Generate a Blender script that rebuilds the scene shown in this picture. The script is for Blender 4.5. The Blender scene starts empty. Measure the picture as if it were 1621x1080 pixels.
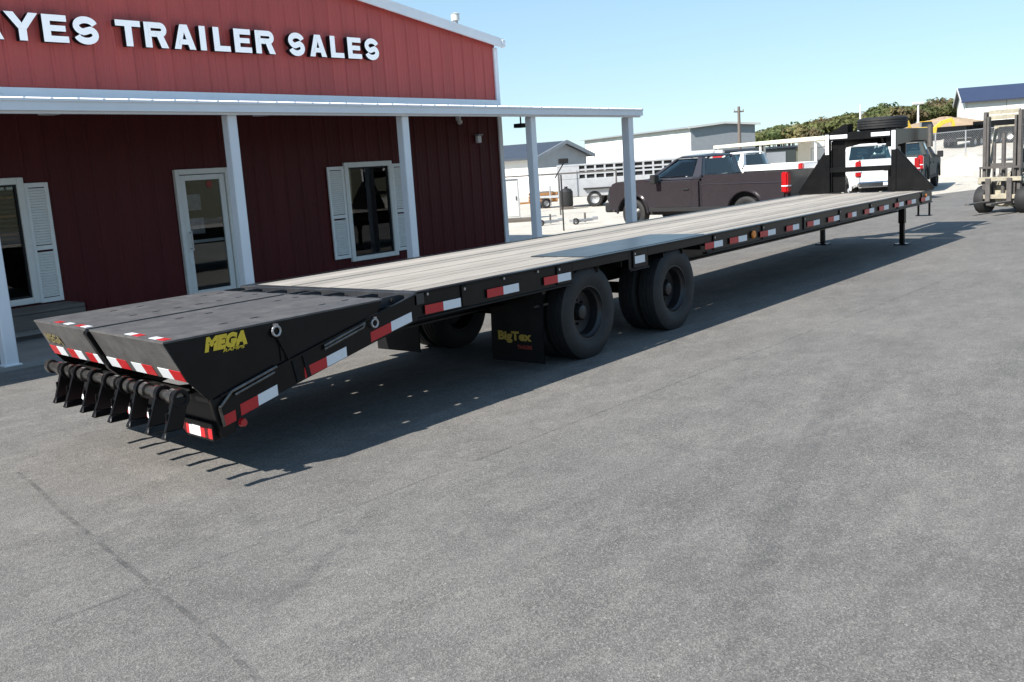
import bpy, bmesh, math, random
from mathutils import Vector, Matrix
import numpy as np
random.seed(7); rng = np.random.default_rng(7)
R = math.radians
SC = bpy.context.scene
COL = SC.collection

# ------------------------------------------------------------ camera, sky, sun, exposure
cam_d = bpy.data.cameras.new('camera'); cam = bpy.data.objects.new('camera', cam_d); COL.objects.link(cam)
cam_d.sensor_width = 36.0; cam_d.lens = 1547.761 * 36 / 1621; cam_d.clip_start = 0.1; cam_d.clip_end = 2000
def cam_matrix(yaw, pitch, roll, loc):
    cy, sy, cp, sp = math.cos(yaw), math.sin(yaw), math.cos(pitch), math.sin(pitch)
    f = Vector((cy*cp, sy*cp, sp)); r = Vector((sy, -cy, 0)); u = r.cross(f)
    c, s = math.cos(roll), math.sin(roll)
    r2 = c*r + s*u; u2 = -s*r + c*u
    m = Matrix((r2, u2, -f)).transposed().to_4x4(); m.translation = Vector(loc); return m
cam.matrix_world = cam_matrix(R(39.35934), R(-10.06291), R(-3.74713), (-5.24111, -5.20178, 1.85569))
SC.camera = cam
KX, KY = 1.12, 0.26                       # ground shadow displacement per metre of height
SUN_DIR = Vector((-KX, KY, 1)).normalized()
w = bpy.data.worlds.new('World'); SC.world = w; w.use_nodes = True
nt = w.node_tree; nt.nodes.clear()
sky = nt.nodes.new('ShaderNodeTexSky'); sky.sky_type = 'NISHITA'; sky.sun_disc = False
sky.sun_elevation = math.asin(SUN_DIR.z); sky.sun_rotation = math.atan2(SUN_DIR.x, SUN_DIR.y)
sky.air_density = 1.0; sky.dust_density = 0.0; sky.ozone_density = 2.2; sky.altitude = 250
bg = nt.nodes.new('ShaderNodeBackground'); bg.inputs['Strength'].default_value = 0.096
out = nt.nodes.new('ShaderNodeOutputWorld')
gm = nt.nodes.new('ShaderNodeGamma'); gm.inputs[1].default_value = 0.5          # a hazier, more even daylight sky than the clear-air model
tn = nt.nodes.new('ShaderNodeMix'); tn.data_type = 'RGBA'; tn.blend_type = 'MULTIPLY'; tn.inputs[0].default_value = 1
tn.inputs[7].default_value = (1.60, 2.05, 2.36, 1)
nt.links.new(sky.outputs[0], gm.inputs[0]); nt.links.new(gm.outputs[0], tn.inputs[6]); nt.links.new(tn.outputs[2], bg.inputs[0]); nt.links.new(bg.outputs[0], out.inputs[0])
sd = bpy.data.lights.new('sun', 'SUN'); sd.energy = 5.0; sd.angle = R(0.53); sd.color = (1.0, 0.95, 0.88)
sun = bpy.data.objects.new('sun', sd); COL.objects.link(sun)
sun.rotation_euler = SUN_DIR.to_track_quat('Z', 'Y').to_euler()
SC.view_settings.view_transform = 'Standard'; SC.view_settings.look = 'None'
SC.view_settings.exposure = 0.80; SC.view_settings.gamma = 1.0; SC.view_settings.use_curve_mapping = False
SC.cycles.max_bounces = 8; SC.cycles.transparent_max_bounces = 12

# ------------------------------------------------------------ mesh helpers
class MB:
    def __init__(s): s.v = []; s.f = []; s.m = []
    def add(s, vs, fs, mi=0):
        b = len(s.v); s.v += [tuple(p) for p in vs]; s.f += [tuple(b+i for i in f) for f in fs]; s.m += [mi]*len(fs); return s
    def box(s, x0, x1, y0, y1, z0, z1, mi=0):
        v = [(x0,y0,z0),(x1,y0,z0),(x1,y1,z0),(x0,y1,z0),(x0,y0,z1),(x1,y0,z1),(x1,y1,z1),(x0,y1,z1)]
        return s.add(v, [(0,3,2,1),(4,5,6,7),(0,1,5,4),(1,2,6,5),(2,3,7,6),(3,0,4,7)], mi)
    def prism(s, poly, a0, a1, ax='y', mi=0):
        # poly of (p,q): ax y -> (x,z); ax x -> (y,z); ax z -> (x,y)
        def P(p, a): return {'y': (p[0], a, p[1]), 'x': (a, p[0], p[1]), 'z': (p[0], p[1], a)}[ax]
        n = len(poly); vs = [P(p, a0) for p in poly] + [P(p, a1) for p in poly]
        fs = [tuple(range(n))[::-1], tuple(range(n, 2*n))] + [(i, (i+1) % n, n+(i+1) % n, n+i) for i in range(n)]
        return s.add(vs, fs, mi)
    def bar(s, p0, p1, wd, ht, mi=0, up=(0,0,1)):
        p0, p1 = Vector(p0), Vector(p1); d = (p1-p0).normalized(); u = Vector(up)
        if abs(d.dot(u)) > .98: u = Vector((1,0,0))
        a = d.cross(u).normalized()*wd/2; b = a.cross(d).normalized()*ht/2
        v = [p0-a-b, p0+a-b, p0+a+b, p0-a+b, p1-a-b, p1+a-b, p1+a+b, p1-a+b]
        return s.add(v, [(0,1,2,3),(7,6,5,4),(0,4,5,1),(1,5,6,2),(2,6,7,3),(3,7,4,0)], mi)
    def cyl(s, p0, p1, r0, r1=None, n=14, mi=0, caps=True):
        r1 = r0 if r1 is None else r1
        p0, p1 = Vector(p0), Vector(p1); d = (p1-p0).normalized()
        a = d.orthogonal().normalized(); b = d.cross(a)
        vs = []
        for p, r in ((p0, r0), (p1, r1)):
            for i in range(n):
                t = 2*math.pi*i/n; vs.append(p + (a*math.cos(t)+b*math.sin(t))*r)
        fs = [(i, (i+1) % n, n+(i+1) % n, n+i) for i in range(n)]
        if caps: fs += [tuple(range(n))[::-1], tuple(range(n, 2*n))]
        return s.add(vs, fs, mi)
    def lathe(s, prof, c, ax='y', n=32, mi=0, closed=True):
        # prof of (offset along axis, radius)
        vs = []; k = len(prof)
        for i in range(n):
            t = 2*math.pi*i/n; ct, st = math.cos(t), math.sin(t)
            for o, r in prof:
                if ax == 'y': vs.append((c[0]+r*ct, c[1]+o, c[2]+r*st))
                elif ax == 'x': vs.append((c[0]+o, c[1]+r*ct, c[2]+r*st))
                else: vs.append((c[0]+r*ct, c[1]+r*st, c[2]+o))
        fs = []
        for i in range(n):
            j = (i+1) % n
            for q in range(k if closed else k-1):
                q2 = (q+1) % k; fs.append((i*k+q, j*k+q, j*k+q2, i*k+q2))
        return s.add(vs, fs, mi)
    def mesh(s, name, mats, bevel=0, seg=1, smooth=True, tf=None):
        me = bpy.data.meshes.new(name)
        vs = [tf(*v) for v in s.v] if tf else s.v
        me.from_pydata([tuple(v) for v in vs], [], s.f)
        for m in (mats if isinstance(mats, (list, tuple)) else [mats]): me.materials.append(m)
        me.polygons.foreach_set('material_index', s.m)
        bm = bmesh.new(); bm.from_mesh(me)
        bmesh.ops.recalc_face_normals(bm, faces=bm.faces)
        if bevel:
            es = [e for e in bm.edges if len(e.link_faces) == 2 and e.calc_face_angle(0) > .5]
            bmesh.ops.bevel(bm, geom=es, offset=bevel, segments=seg, affect='EDGES', clamp_overlap=True)
        bm.to_mesh(me); bm.free()
        if smooth:
            me.shade_smooth(); me.set_sharp_from_angle(angle=R(32))
        return me
    def build(s, name, mats, parent=None, **k):
        o = bpy.data.objects.new(name, s.mesh(name, mats, **k)); COL.objects.link(o)
        if parent: o.parent = parent
        return o
def link(name, me, parent=None, loc=(0,0,0), rz=0):
    o = bpy.data.objects.new(name, me); COL.objects.link(o); o.parent = parent; o.location = loc; o.rotation_euler = (0,0,rz); return o
def tag(o, label=None, cat=None, group=None, kind=None):
    for k, v in (('label', label), ('category', cat), ('group', group), ('kind', kind)):
        if v: o[k] = v
    return o
def thing(name, label, cat, loc=(0,0,0), rz=0, group=None):
    o = bpy.data.objects.new(name, None); COL.objects.link(o); o.empty_display_size = .2
    o.location = loc; o.rotation_euler = (0,0,rz); return tag(o, label, cat, group)
def copy_tree(o, parent=None):
    c = o.copy(); COL.objects.link(c); c.parent = parent
    for ch in list(o.children): copy_tree(ch, c)
    return c

# ------------------------------------------------------------ materials
def mat(name, col, rough=.6, metal=0, var=.0, scale=8, stretch=(1,1,1), bump=0, bscale=60, coat=0, rand=0, spec=.5, col2=None, emit=0, dirt=0):
    m = bpy.data.materials.new(name); m.use_nodes = True; t = m.node_tree; N = t.nodes; L = t.links
    p = N['Principled BSDF']
    p.inputs['Base Color'].default_value = (*col, 1); p.inputs['Roughness'].default_value = rough
    p.inputs['Metallic'].default_value = metal; p.inputs['Coat Weight'].default_value = coat
    p.inputs['Coat Roughness'].default_value = .08; p.inputs['Specular IOR Level'].default_value = spec
    if emit: p.inputs['Emission Color'].default_value = (*col, 1); p.inputs['Emission Strength'].default_value = emit
    if var or bump or rand or col2 or dirt:
        tc = N.new('ShaderNodeTexCoord'); mp = N.new('ShaderNodeMapping'); mp.inputs['Scale'].default_value = stretch
        L.new(tc.outputs['Object'], mp.inputs[0])
        oi = N.new('ShaderNodeObjectInfo')
        ad = N.new('ShaderNodeVectorMath'); ad.operation = 'ADD'; sc_ = N.new('ShaderNodeVectorMath'); sc_.operation = 'SCALE'
        sc_.inputs[0].default_value = (13.1, 7.7, 3.3); L.new(oi.outputs['Random'], sc_.inputs['Scale'])
        L.new(mp.outputs[0], ad.inputs[0]); L.new(sc_.outputs[0], ad.inputs[1])
        nz = N.new('ShaderNodeTexNoise'); nz.inputs['Scale'].default_value = scale; nz.inputs['Detail'].default_value = 6; nz.inputs['Roughness'].default_value = .65
        L.new(ad.outputs[0], nz.inputs['Vector'])
        mr = N.new('ShaderNodeMapRange'); mr.inputs[1].default_value = .3; mr.inputs[2].default_value = .7
        L.new(nz.outputs[0], mr.inputs[0])
        mx = N.new('ShaderNodeMix'); mx.data_type = 'RGBA'
        c2 = col2 if col2 else tuple(c*(1-var) for c in col); c1 = col if col2 else tuple(c*(1+var*.6) for c in col)
        mx.inputs[6].default_value = (*c2, 1); mx.inputs[7].default_value = (*c1, 1)
        L.new(mr.outputs[0], mx.inputs[0]); last = mx.outputs[2]
        if rand:
            hs = N.new('ShaderNodeHueSaturation'); mr2 = N.new('ShaderNodeMapRange')
            mr2.inputs[3].default_value = 1-rand; mr2.inputs[4].default_value = 1+rand
            L.new(oi.outputs['Random'], mr2.inputs[0]); L.new(mr2.outputs[0], hs.inputs['Value']); L.new(last, hs.inputs['Color']); last = hs.outputs[0]
        if dirt:
            nd = N.new('ShaderNodeTexNoise'); nd.inputs['Scale'].default_value = 3.1; nd.inputs['Detail'].default_value = 8; nd.inputs['Roughness'].default_value = .7
            L.new(tc.outputs['Object'], nd.inputs['Vector'])
            md = N.new('ShaderNodeMapRange'); md.inputs[1].default_value = .48; md.inputs[2].default_value = .75; md.inputs[4].default_value = dirt
            L.new(nd.outputs[0], md.inputs[0])
            m2 = N.new('ShaderNodeMix'); m2.data_type = 'RGBA'; m2.inputs[7].default_value = (.16, .145, .125, 1)
            L.new(md.outputs[0], m2.inputs[0]); L.new(last, m2.inputs[6]); last = m2.outputs[2]
            ra = N.new('ShaderNodeMath'); ra.operation = 'MULTIPLY_ADD'; ra.inputs[1].default_value = .6; ra.inputs[2].default_value = rough
            L.new(md.outputs[0], ra.inputs[0]); L.new(ra.outputs[0], p.inputs['Roughness'])
        L.new(last, p.inputs['Base Color'])
        if bump:
            nb = N.new('ShaderNodeTexNoise'); nb.inputs['Scale'].default_value = bscale; nb.inputs['Detail'].default_value = 4
            L.new(ad.outputs[0], nb.inputs['Vector'])
            b = N.new('ShaderNodeBump'); b.inputs['Strength'].default_value = bump; b.inputs['Distance'].default_value = .01
            L.new(nb.outputs[0], b.inputs['Height']); L.new(b.outputs[0], p.inputs['Normal'])
    return m
def glass_mat(name, tint, refl=1.0):
    m = bpy.data.materials.new(name); m.use_nodes = True; t = m.node_tree; N = t.nodes; L = t.links; N.clear()
    o = N.new('ShaderNodeOutputMaterial'); mx = N.new('ShaderNodeMixShader'); fr = N.new('ShaderNodeFresnel'); fr.inputs[0].default_value = 1.52
    ml = N.new('ShaderNodeMath'); ml.operation = 'MULTIPLY_ADD'; ml.inputs[1].default_value = 1.6*refl; ml.inputs[2].default_value = .01; ml.use_clamp = True
    tr = N.new('ShaderNodeBsdfTransparent'); tr.inputs[0].default_value = (*tint, 1); gl = N.new('ShaderNodeBsdfGlossy'); gl.inputs['Roughness'].default_value = .01
    L.new(fr.outputs[0], ml.inputs[0]); L.new(ml.outputs[0], mx.inputs[0]); L.new(tr.outputs[0], mx.inputs[1]); L.new(gl.outputs[0], mx.inputs[2]); L.new(mx.outputs[0], o.inputs[0])
    return m
M = {}
M['black'] = mat('black_paint', (.0065,.0065,.007), .30, var=.3, scale=5, dirt=.03, spec=.22)
M['black_flat'] = mat('black_flat', (.008,.008,.009), .6, var=.3, scale=8, dirt=.06, spec=.2)
M['ramp_top'] = mat('worn_black_steel', (.088,.084,.082), .5, var=.35, scale=9, bump=.25, bscale=120, dirt=.35)
M['plate'] = mat('smooth_black_plate', (.03,.032,.036), .3, var=.2, scale=4, dirt=.15)
M['steel'] = mat('bright_steel', (.45,.45,.46), .35, metal=.9, var=.15, scale=10)
M['rod'] = mat('scuffed_rod', (.16,.15,.14), .27, metal=.85, var=.5, scale=14)
M['rubber'] = mat('tyre_rubber', (.014,.0145,.0155), .7, var=.25, scale=12, bump=.2, bscale=80, dirt=.12)
M['rim'] = mat('black_rim', (.012,.012,.013), .4, var=.2)
M['wood'] = mat('weathered_plank', (.345,.312,.270), .8, var=.36, scale=5, stretch=(.30,9,3), bump=.3, bscale=18, rand=.17)
M['tape_red'] = mat('red_reflective', (.50,.018,.022), .35, var=.12, scale=90)
M['tape_white'] = mat('white_reflective', (.74,.76,.78), .35, var=.08, scale=90)
M['amber'] = mat('amber_lens', (.75,.22,.02), .25)
M['red_lens'] = mat('red_lens', (.42,.012,.015), .15, coat=.5)
M['yellow'] = mat('yellow_decal', (.72,.50,.03), .45, var=.1, scale=60)
M['yellow_worn'] = mat('worn_yellow_decal', (.22,.18,.07), .6, var=.5, scale=40)
M['gold'] = mat('gold_print', (.42,.29,.05), .6, var=.2, scale=60)
M['red_print'] = mat('red_print', (.25,.03,.02), .6)
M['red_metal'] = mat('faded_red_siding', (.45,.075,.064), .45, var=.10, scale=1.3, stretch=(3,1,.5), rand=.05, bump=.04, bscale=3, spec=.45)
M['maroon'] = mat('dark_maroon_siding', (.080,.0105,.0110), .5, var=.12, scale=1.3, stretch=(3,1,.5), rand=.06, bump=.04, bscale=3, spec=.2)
M['white'] = mat('white_painted_metal', (.78,.79,.80), .4, var=.05, scale=3)
M['white_trim'] = mat('white_trim_metal', (.82,.83,.85), .35, var=.06, scale=2)
M['beige'] = mat('ivory_frame', (.74,.73,.69), .5, var=.05)
M['shutter'] = mat('ivory_shutter', (.80,.80,.77), .5, var=.05)
M['sign'] = mat('white_acrylic', (.90,.91,.92), .3, emit=.12)  # letter faces given a faint added glow
M['glass'] = glass_mat('window_glass', (.86,.88,.87), .62)
M['auto_glass'] = glass_mat('tinted_auto_glass', (.80,.95,.94), 1.0)
M['interior'] = mat('office_wall', (.10,.095,.09), .8, var=.1)
M['interior_floor'] = mat('office_floor', (.05,.047,.045), .6, var=.2)
M['concrete'] = mat('concrete_walk', (.30,.285,.265), .85, var=.18, scale=2.5, bump=.2, bscale=50)
M['bench'] = mat('old_bench_wood', (.13,.115,.10), .8, var=.35, scale=4, stretch=(.5,6,6))
M['grey'] = mat('grey_metal_and_gable_shade', (.30,.32,.34), .5, var=.08, scale=2)
M['grey_light'] = mat('pale_sheet_metal', (.62,.62,.60), .5, var=.06, scale=2)
M['white_wall'] = mat('white_sheet_siding', (.80,.78,.74), .55, var=.06, scale=1)
M['dark_roof'] = mat('dark_slate_roof', (.045,.055,.075), .55, var=.12, scale=1)
M['navy_roof'] = mat('navy_metal_roof', (.030,.040,.085), .45, var=.1, scale=1)
M['alu'] = mat('dull_aluminium', (.52,.53,.54), .42, metal=.55, var=.12, scale=5)
M['galv'] = mat('galvanised', (.42,.43,.44), .5, metal=.5, var=.15)
M['chrome'] = mat('chrome', (.7,.7,.72), .12, metal=1)
M['bark'] = mat('bark', (.09,.075,.06), .9, var=.3)
M['cab_glass'] = mat('vehicle_glass', (.018,.05,.055), .04, spec=.8, coat=.5)
M['cab_glass_dark'] = mat('dark_vehicle_glass', (.012,.02,.035), .04, spec=.8, coat=.5)
M['timber'] = mat('orange_timber', (.42,.20,.07), .8, var=.35, scale=6)
M['mach_yellow'] = mat('machine_yellow', (.70,.45,.05), .5, var=.2, scale=4, dirt=.25)
M['cream'] = mat('cream_machine_paint', (.38,.345,.26), .6, var=.35, scale=7, dirt=.55)
M['mast'] = mat('worn_mast_steel', (.115,.105,.098), .5, metal=.2, var=.3, scale=9, dirt=.4)
M['paint_brown'] = mat('brown_metallic', (.060,.055,.061), .25, metal=.5, var=.06, scale=4, coat=.7)
M['paint_white'] = mat('white_car_paint', (.80,.80,.79), .35, var=.02, coat=.6)
M['paint_green'] = mat('grey_green_paint', (.055,.065,.065), .65, var=.05, spec=.15)
M['liner'] = mat('dark_liner', (.012,.012,.013), .8)
M['seat'] = mat('dark_seat', (.02,.02,.022), .7)
M['sign_red'] = mat('sign_red', (.50,.03,.03), .5)
M['pole_wood'] = mat('pole_wood', (.17,.14,.12), .85, var=.3, stretch=(4,4,.5))
M['cream_roof'] = mat('cream_canopy', (.78,.75,.62), .5, var=.05)

def ground_mat(name, base, dark, lightcol, speck=.5, patch=1.0, rough=.9):
    m = bpy.data.materials.new(name); m.use_nodes = True; t = m.node_tree; N = t.nodes; L = t.links; p = N['Principled BSDF']
    p.inputs['Roughness'].default_value = rough; p.inputs['Specular IOR Level'].default_value = .35
    tc = N.new('ShaderNodeTexCoord')
    def noise(sc, det=4, ro=.6, st=(1,1,1)):
        mp = N.new('ShaderNodeMapping'); mp.inputs['Scale'].default_value = st; L.new(tc.outputs['Object'], mp.inputs[0])
        n = N.new('ShaderNodeTexNoise'); n.inputs['Scale'].default_value = sc; n.inputs['Detail'].default_value = det; n.inputs['Roughness'].default_value = ro
        L.new(mp.outputs[0], n.inputs['Vector']); return n.outputs[0]
    def rmp(x, a, b, lo=0, hi=1):
        r = N.new('ShaderNodeMapRange'); r.inputs[1].default_value = a; r.inputs[2].default_value = b; r.inputs[3].default_value = lo; r.inputs[4].default_value = hi
        L.new(x, r.inputs[0]); return r.outputs[0]
    def mix(f, a, b):
        x = N.new('ShaderNodeMix'); x.data_type = 'RGBA'
        L.new(f, x.inputs[0])
        for s, i in ((a, 6), (b, 7)):
            if isinstance(s, tuple): x.inputs[i].default_value = (*s, 1)
            else: L.new(s, x.inputs[i])
        return x.outputs[2]
    big = rmp(noise(.28, 5, .6, (1, 1.6, 1)), .36, .64)
    med = rmp(noise(1.9, 6, .7, (.6, 1.5, 1)), .35, .7)
    c = mix(big, dark, base); 
    c2 = mix(med, tuple(x*.62 for x in base), tuple(x*1.20 for x in base))
    mm = N.new('ShaderNodeMix'); mm.data_type = 'RGBA'; mm.inputs[0].default_value = .5; L.new(c, mm.inputs[6]); L.new(c2, mm.inputs[7]); c = mm.outputs[2]
    dust = rmp(noise(5.5, 7, .78, (.8, 1.4, 1)), .48, .76, 0, .55*patch); dm = N.new('ShaderNodeMath'); dm.operation = 'MULTIPLY'
    L.new(dust, dm.inputs[0]); L.new(rmp(noise(.9, 5, .65), .36, .60, .15, 1), dm.inputs[1]); c = mix(dm.outputs[0], c, lightcol)
    dk = rmp(noise(3.1, 6, .7, (1.3, .6, 1)), .52, .78, 0, .38*patch); c = mix(dk, c, tuple(x*.62 for x in dark))
    vor = N.new('ShaderNodeTexVoronoi'); vor.inputs['Scale'].default_value = 150; L.new(tc.outputs['Object'], vor.inputs['Vector'])
    sp = N.new('ShaderNodeSeparateColor'); L.new(vor.outputs['Color'], sp.inputs[0])
    # every stone its own shade, a few of them pale, more of them where the binder is worn off
    shade = rmp(sp.outputs[1], 0, 1, 1-speck*.55, 1+speck*.45)
    vm = N.new('ShaderNodeVectorMath'); vm.operation = 'SCALE'; L.new(c, vm.inputs[0]); L.new(shade, vm.inputs['Scale']); c = vm.outputs[0]
    clump = rmp(noise(1.1, 4, .65), .40, .72, .93, .72)
    gt = N.new('ShaderNodeMath'); gt.operation = 'GREATER_THAN'; L.new(sp.outputs[0], gt.inputs[0]); L.new(clump, gt.inputs[1])
    ms = N.new('ShaderNodeMath'); ms.operation = 'MULTIPLY'; ms.inputs[1].default_value = speck; L.new(gt.outputs[0], ms.inputs[0])
    c = mix(ms.outputs[0], c, lightcol)
    rare = N.new('ShaderNodeTexVoronoi'); rare.inputs['Scale'].default_value = 42
    wn = N.new('ShaderNodeTexNoise'); wn.inputs['Scale'].default_value = 60; L.new(tc.outputs['Object'], wn.inputs['Vector'])
    wv = N.new('ShaderNodeVectorMath'); wv.operation = 'SCALE'; wv.inputs['Scale'].default_value = .035; L.new(wn.outputs['Color'], wv.inputs[0])
    wa = N.new('ShaderNodeVectorMath'); wa.operation = 'ADD'; L.new(tc.outputs['Object'], wa.inputs[0]); L.new(wv.outputs[0], wa.inputs[1]); L.new(wa.outputs[0], rare.inputs['Vector'])
    sr = N.new('ShaderNodeSeparateColor'); L.new(rare.outputs['Color'], sr.inputs[0])
    g1 = N.new('ShaderNodeMath'); g1.operation = 'GREATER_THAN'; L.new(sr.outputs[0], g1.inputs[0]); g1.inputs[1].default_value = .980
    g2 = N.new('ShaderNodeMath'); g2.operation = 'LESS_THAN'; L.new(rare.outputs['Distance'], g2.inputs[0]); g2.inputs[1].default_value = .26
    g3 = N.new('ShaderNodeMath'); g3.operation = 'MULTIPLY'; L.new(g1.outputs[0], g3.inputs[0]); L.new(g2.outputs[0], g3.inputs[1])
    g4 = N.new('ShaderNodeMath'); g4.operation = 'MULTIPLY'; g4.inputs[1].default_value = .45*patch; L.new(g3.outputs[0], g4.inputs[0])
    c = mix(g4.outputs[0], c, tuple(min(1, x*1.5) for x in lightcol))
    L.new(c, p.inputs['Base Color'])
    b = N.new('ShaderNodeBump'); b.inputs['Strength'].default_value = .35; b.inputs['Distance'].default_value = .008
    ad = N.new('ShaderNodeMath'); ad.operation = 'ADD'; L.new(noise(90, 3), ad.inputs[0]); L.new(vor.outputs['Distance'], ad.inputs[1])
    L.new(ad.outputs[0], b.inputs['Height']); L.new(b.outputs[0], p.inputs['Normal'])
    return m
M['asphalt'] = ground_mat('asphalt', (.167,.157,.145), (.112,.107,.103), (.285,.27,.24), .52)
M['gravel'] = ground_mat('limestone_gravel', (.56,.515,.44), (.46,.42,.36), (.66,.63,.56), .6)
M['earth'] = ground_mat('dry_grass_earth', (.115,.11,.065), (.085,.08,.05), (.20,.19,.11), .4)
def streak_mat(name, col, lo, hi, fac):
    m = bpy.data.materials.new(name); m.use_nodes = True; t = m.node_tree; N = t.nodes; L = t.links; p = N['Principled BSDF']
    p.inputs['Base Color'].default_value = (*col, 1); p.inputs['Roughness'].default_value = .85
    tc = N.new('ShaderNodeTexCoord'); n = N.new('ShaderNodeTexNoise'); n.inputs['Scale'].default_value = 7; n.inputs['Detail'].default_value = 7; n.inputs['Roughness'].default_value = .75
    L.new(tc.outputs['Object'], n.inputs['Vector'])
    mr = N.new('ShaderNodeMapRange'); mr.inputs[1].default_value = lo; mr.inputs[2].default_value = hi; mr.inputs[4].default_value = fac
    L.new(n.outputs[0], mr.inputs[0]); L.new(mr.outputs[0], p.inputs['Alpha']); return m
M['seam'] = streak_mat('asphalt_seam', (.07,.07,.07), .40, .66, .45)
M['tyre_mark'] = streak_mat('tyre_mark', (.095,.095,.098), .40, .80, .30)
M['pale_mark'] = streak_mat('pale_scuff', (.24,.23,.22), .36, .75, .35)

# ------------------------------------------------------------ lettering (flat print / channel letters)
def text_mesh(txt, name, mats, x0, x1, z0, z1, depth=0, shear=0, offset=.035, face=0):
    """a word as a mesh in local (x, z), facing -y, fitted to the box"""
    cu = bpy.data.curves.new('t', 'FONT'); cu.body = txt; cu.shear = shear; cu.offset = offset; cu.extrude = .1; cu.resolution_u = 4
    o = bpy.data.objects.new('t', cu); COL.objects.link(o)
    dg = bpy.context.evaluated_depsgraph_get(); me = bpy.data.meshes.new_from_object(o.evaluated_get(dg))
    bpy.data.objects.remove(o); bpy.data.curves.remove(cu)
    me.name = name; co = np.empty(len(me.vertices)*3); me.vertices.foreach_get('co', co); co = co.reshape(-1, 3)
    a, b = co.min(0), co.max(0)
    q = np.empty_like(co); q[:,0] = x0+(co[:,0]-a[0])/(b[0]-a[0])*(x1-x0); q[:,2] = z0+(co[:,1]-a[1])/(b[1]-a[1])*(z1-z0)
    q[:,1] = -(co[:,2]-a[2])/(b[2]-a[2])*max(depth, .0015)
    me.vertices.foreach_set('co', q.ravel()); me.update(); me.materials.clear()
    for m in (mats if isinstance(mats, (list, tuple)) else [mats]): me.materials.append(m)
    if isinstance(mats, (list, tuple)):
        for p in me.polygons: p.material_index = 0 if p.normal.y < -.9 else 1
    else:
        for p in me.polygons: p.material_index = 0
    for p in me.polygons: p.use_smooth = False
    return me

# ------------------------------------------------------------ setting: ground
def gh(x, y):
    """height of the land: flat around the lot, climbing far off on the right"""
    dx, dy = x+5.24, y+5.2; D = dx*.773+dy*.634; lat = dx*.634-dy*.773
    a = math.atan2(lat, max(D, 1e-3)) if D > 0 else math.pi/2
    s = min(max((a-.22)/.20, 0), 1); s = s*s*(3-2*s)
    d = math.hypot(dx, dy)
    t = min(max((d-40)/58, 0), 1)
    h = s*2.9*t*t*(3-2*t)
    t2 = min(max((d-140)/130, 0), 1); h += 1.6*t2*t2*(3-2*t2)*min(1, max(0, (a-.05)/.2))
    return h
mb = MB(); n = 110; ext = 900
gs = [math.copysign(abs(i/(n/2)-1)**2.2, i-n/2)*ext for i in range(n+1)]
V = []
for gx in gs:
    for gy in gs: V.append((gx+20, gy, gh(gx+20, gy)-.012))
F = [(i*(n+1)+j, (i+1)*(n+1)+j, (i+1)*(n+1)+j+1, i*(n+1)+j+1) for i in range(n) for j in range(n)]
g = mb.add(V, F).build('ground', M['earth']); tag(g, kind='structure')
def sheet(name, poly, z, m, label=None):
    o = MB().add([(x, y, z) for x, y in poly], [tuple(range(len(poly)))]).build(name, m); return tag(o, kind='structure')
grv = MB(); nn = 60
for i in range(nn+1):
    for j in range(nn+1):
        x = 8+i*62/nn; y = -30+j*80/nn; grv.v.append((x, y, gh(x, y)+.004))
grv.f = [(i*(nn+1)+j, (i+1)*(nn+1)+j, (i+1)*(nn+1)+j+1, i*(nn+1)+j+1) for i in range(nn) for j in range(nn)]; grv.m = [0]*len(grv.f)
tag(grv.build('gravel_lot', M['gravel']), kind='structure')
def ah(x, y):
    """the lot rises a little towards the tail of the trailer"""
    def sm(v): v = min(max(v, 0), 1); return v*v*(3-2*v)
    return .0*sm((1.2-x)/2.6)*sm((4.6-y)/2.6)*sm((y+6)/3)*sm((x+8)/4)
edge = [(-80,37.5),(-10,37.0),(3.5,34.5),(5.5,27.0),(6.8,15.5),(8.6,13.2),(9.4,12.9)]
def xmax(y):
    for (y0, x0), (y1, x1) in zip(edge, edge[1:]):
        if y <= y1: return x0+(x1-x0)*(y-y0)/(y1-y0)
    return edge[-1][1]
ys = sorted(set([-80,-50,-30,-20,-14,-10,-8]+[-6+.3*i for i in range(38)]+[5.5,6.0,6.8,7.4,8.0,8.6,9.0,9.4])); xs0 = sorted(set([-70,-45,-28,-18,-12,-9]+[-8+.35*i for i in range(29)]+[2.6,4,7,10,12.5]))
ab = MB(); nx = len(xs0)+2
for y in ys:
    xm = xmax(y)
    for x in xs0+[12.7, xm]: ab.v.append((min(x, xm) if x != xm else xm, y, .010+ah(min(x, xm), y)))
ab.f = [(i*nx+j, i*nx+j+1, (i+1)*nx+j+1, (i+1)*nx+j) for i in range(len(ys)-1) for j in range(nx-1)]; ab.m = [0]*len(ab.f)
tag(ab.build('asphalt_lot', M['asphalt']), kind='structure')
def strip(name, pts, wd, z, m):
    L_, R_ = [], []
    for i, p in enumerate(pts):
        a = Vector(pts[max(i-1, 0)]); b = Vector(pts[min(i+1, len(pts)-1)]); d = (b-a).normalized(); nrm = Vector((-d.y, d.x))*wd/2
        L_.append((p[0]+nrm.x, p[1]+nrm.y, z+ah(p[0]+nrm.x, p[1]+nrm.y))); R_.append((p[0]-nrm.x, p[1]-nrm.y, z+ah(p[0]-nrm.x, p[1]-nrm.y)))
    k = len(pts); o = MB().add(L_+R_, [(i, i+1, k+i+1, k+i) for i in range(k-1)]).build(name, m); return tag(o, kind='structure')
def wob(p, q, n=9, a=.02):
    return [(p[0]+(q[0]-p[0])*i/n+random.uniform(-a, a), p[1]+(q[1]-p[1])*i/n+random.uniform(-a, a)) for i in range(n+1)]
strip('asphalt_seam', wob((-2.4,1.6), (-3.9,-5.2), 22, .012), .030, .014, M['seam'])
strip('asphalt_seam', wob((-1.9,.6), (-2.3,-1.1), 9, .015), .05, .0142, M['pale_mark'])
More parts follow.
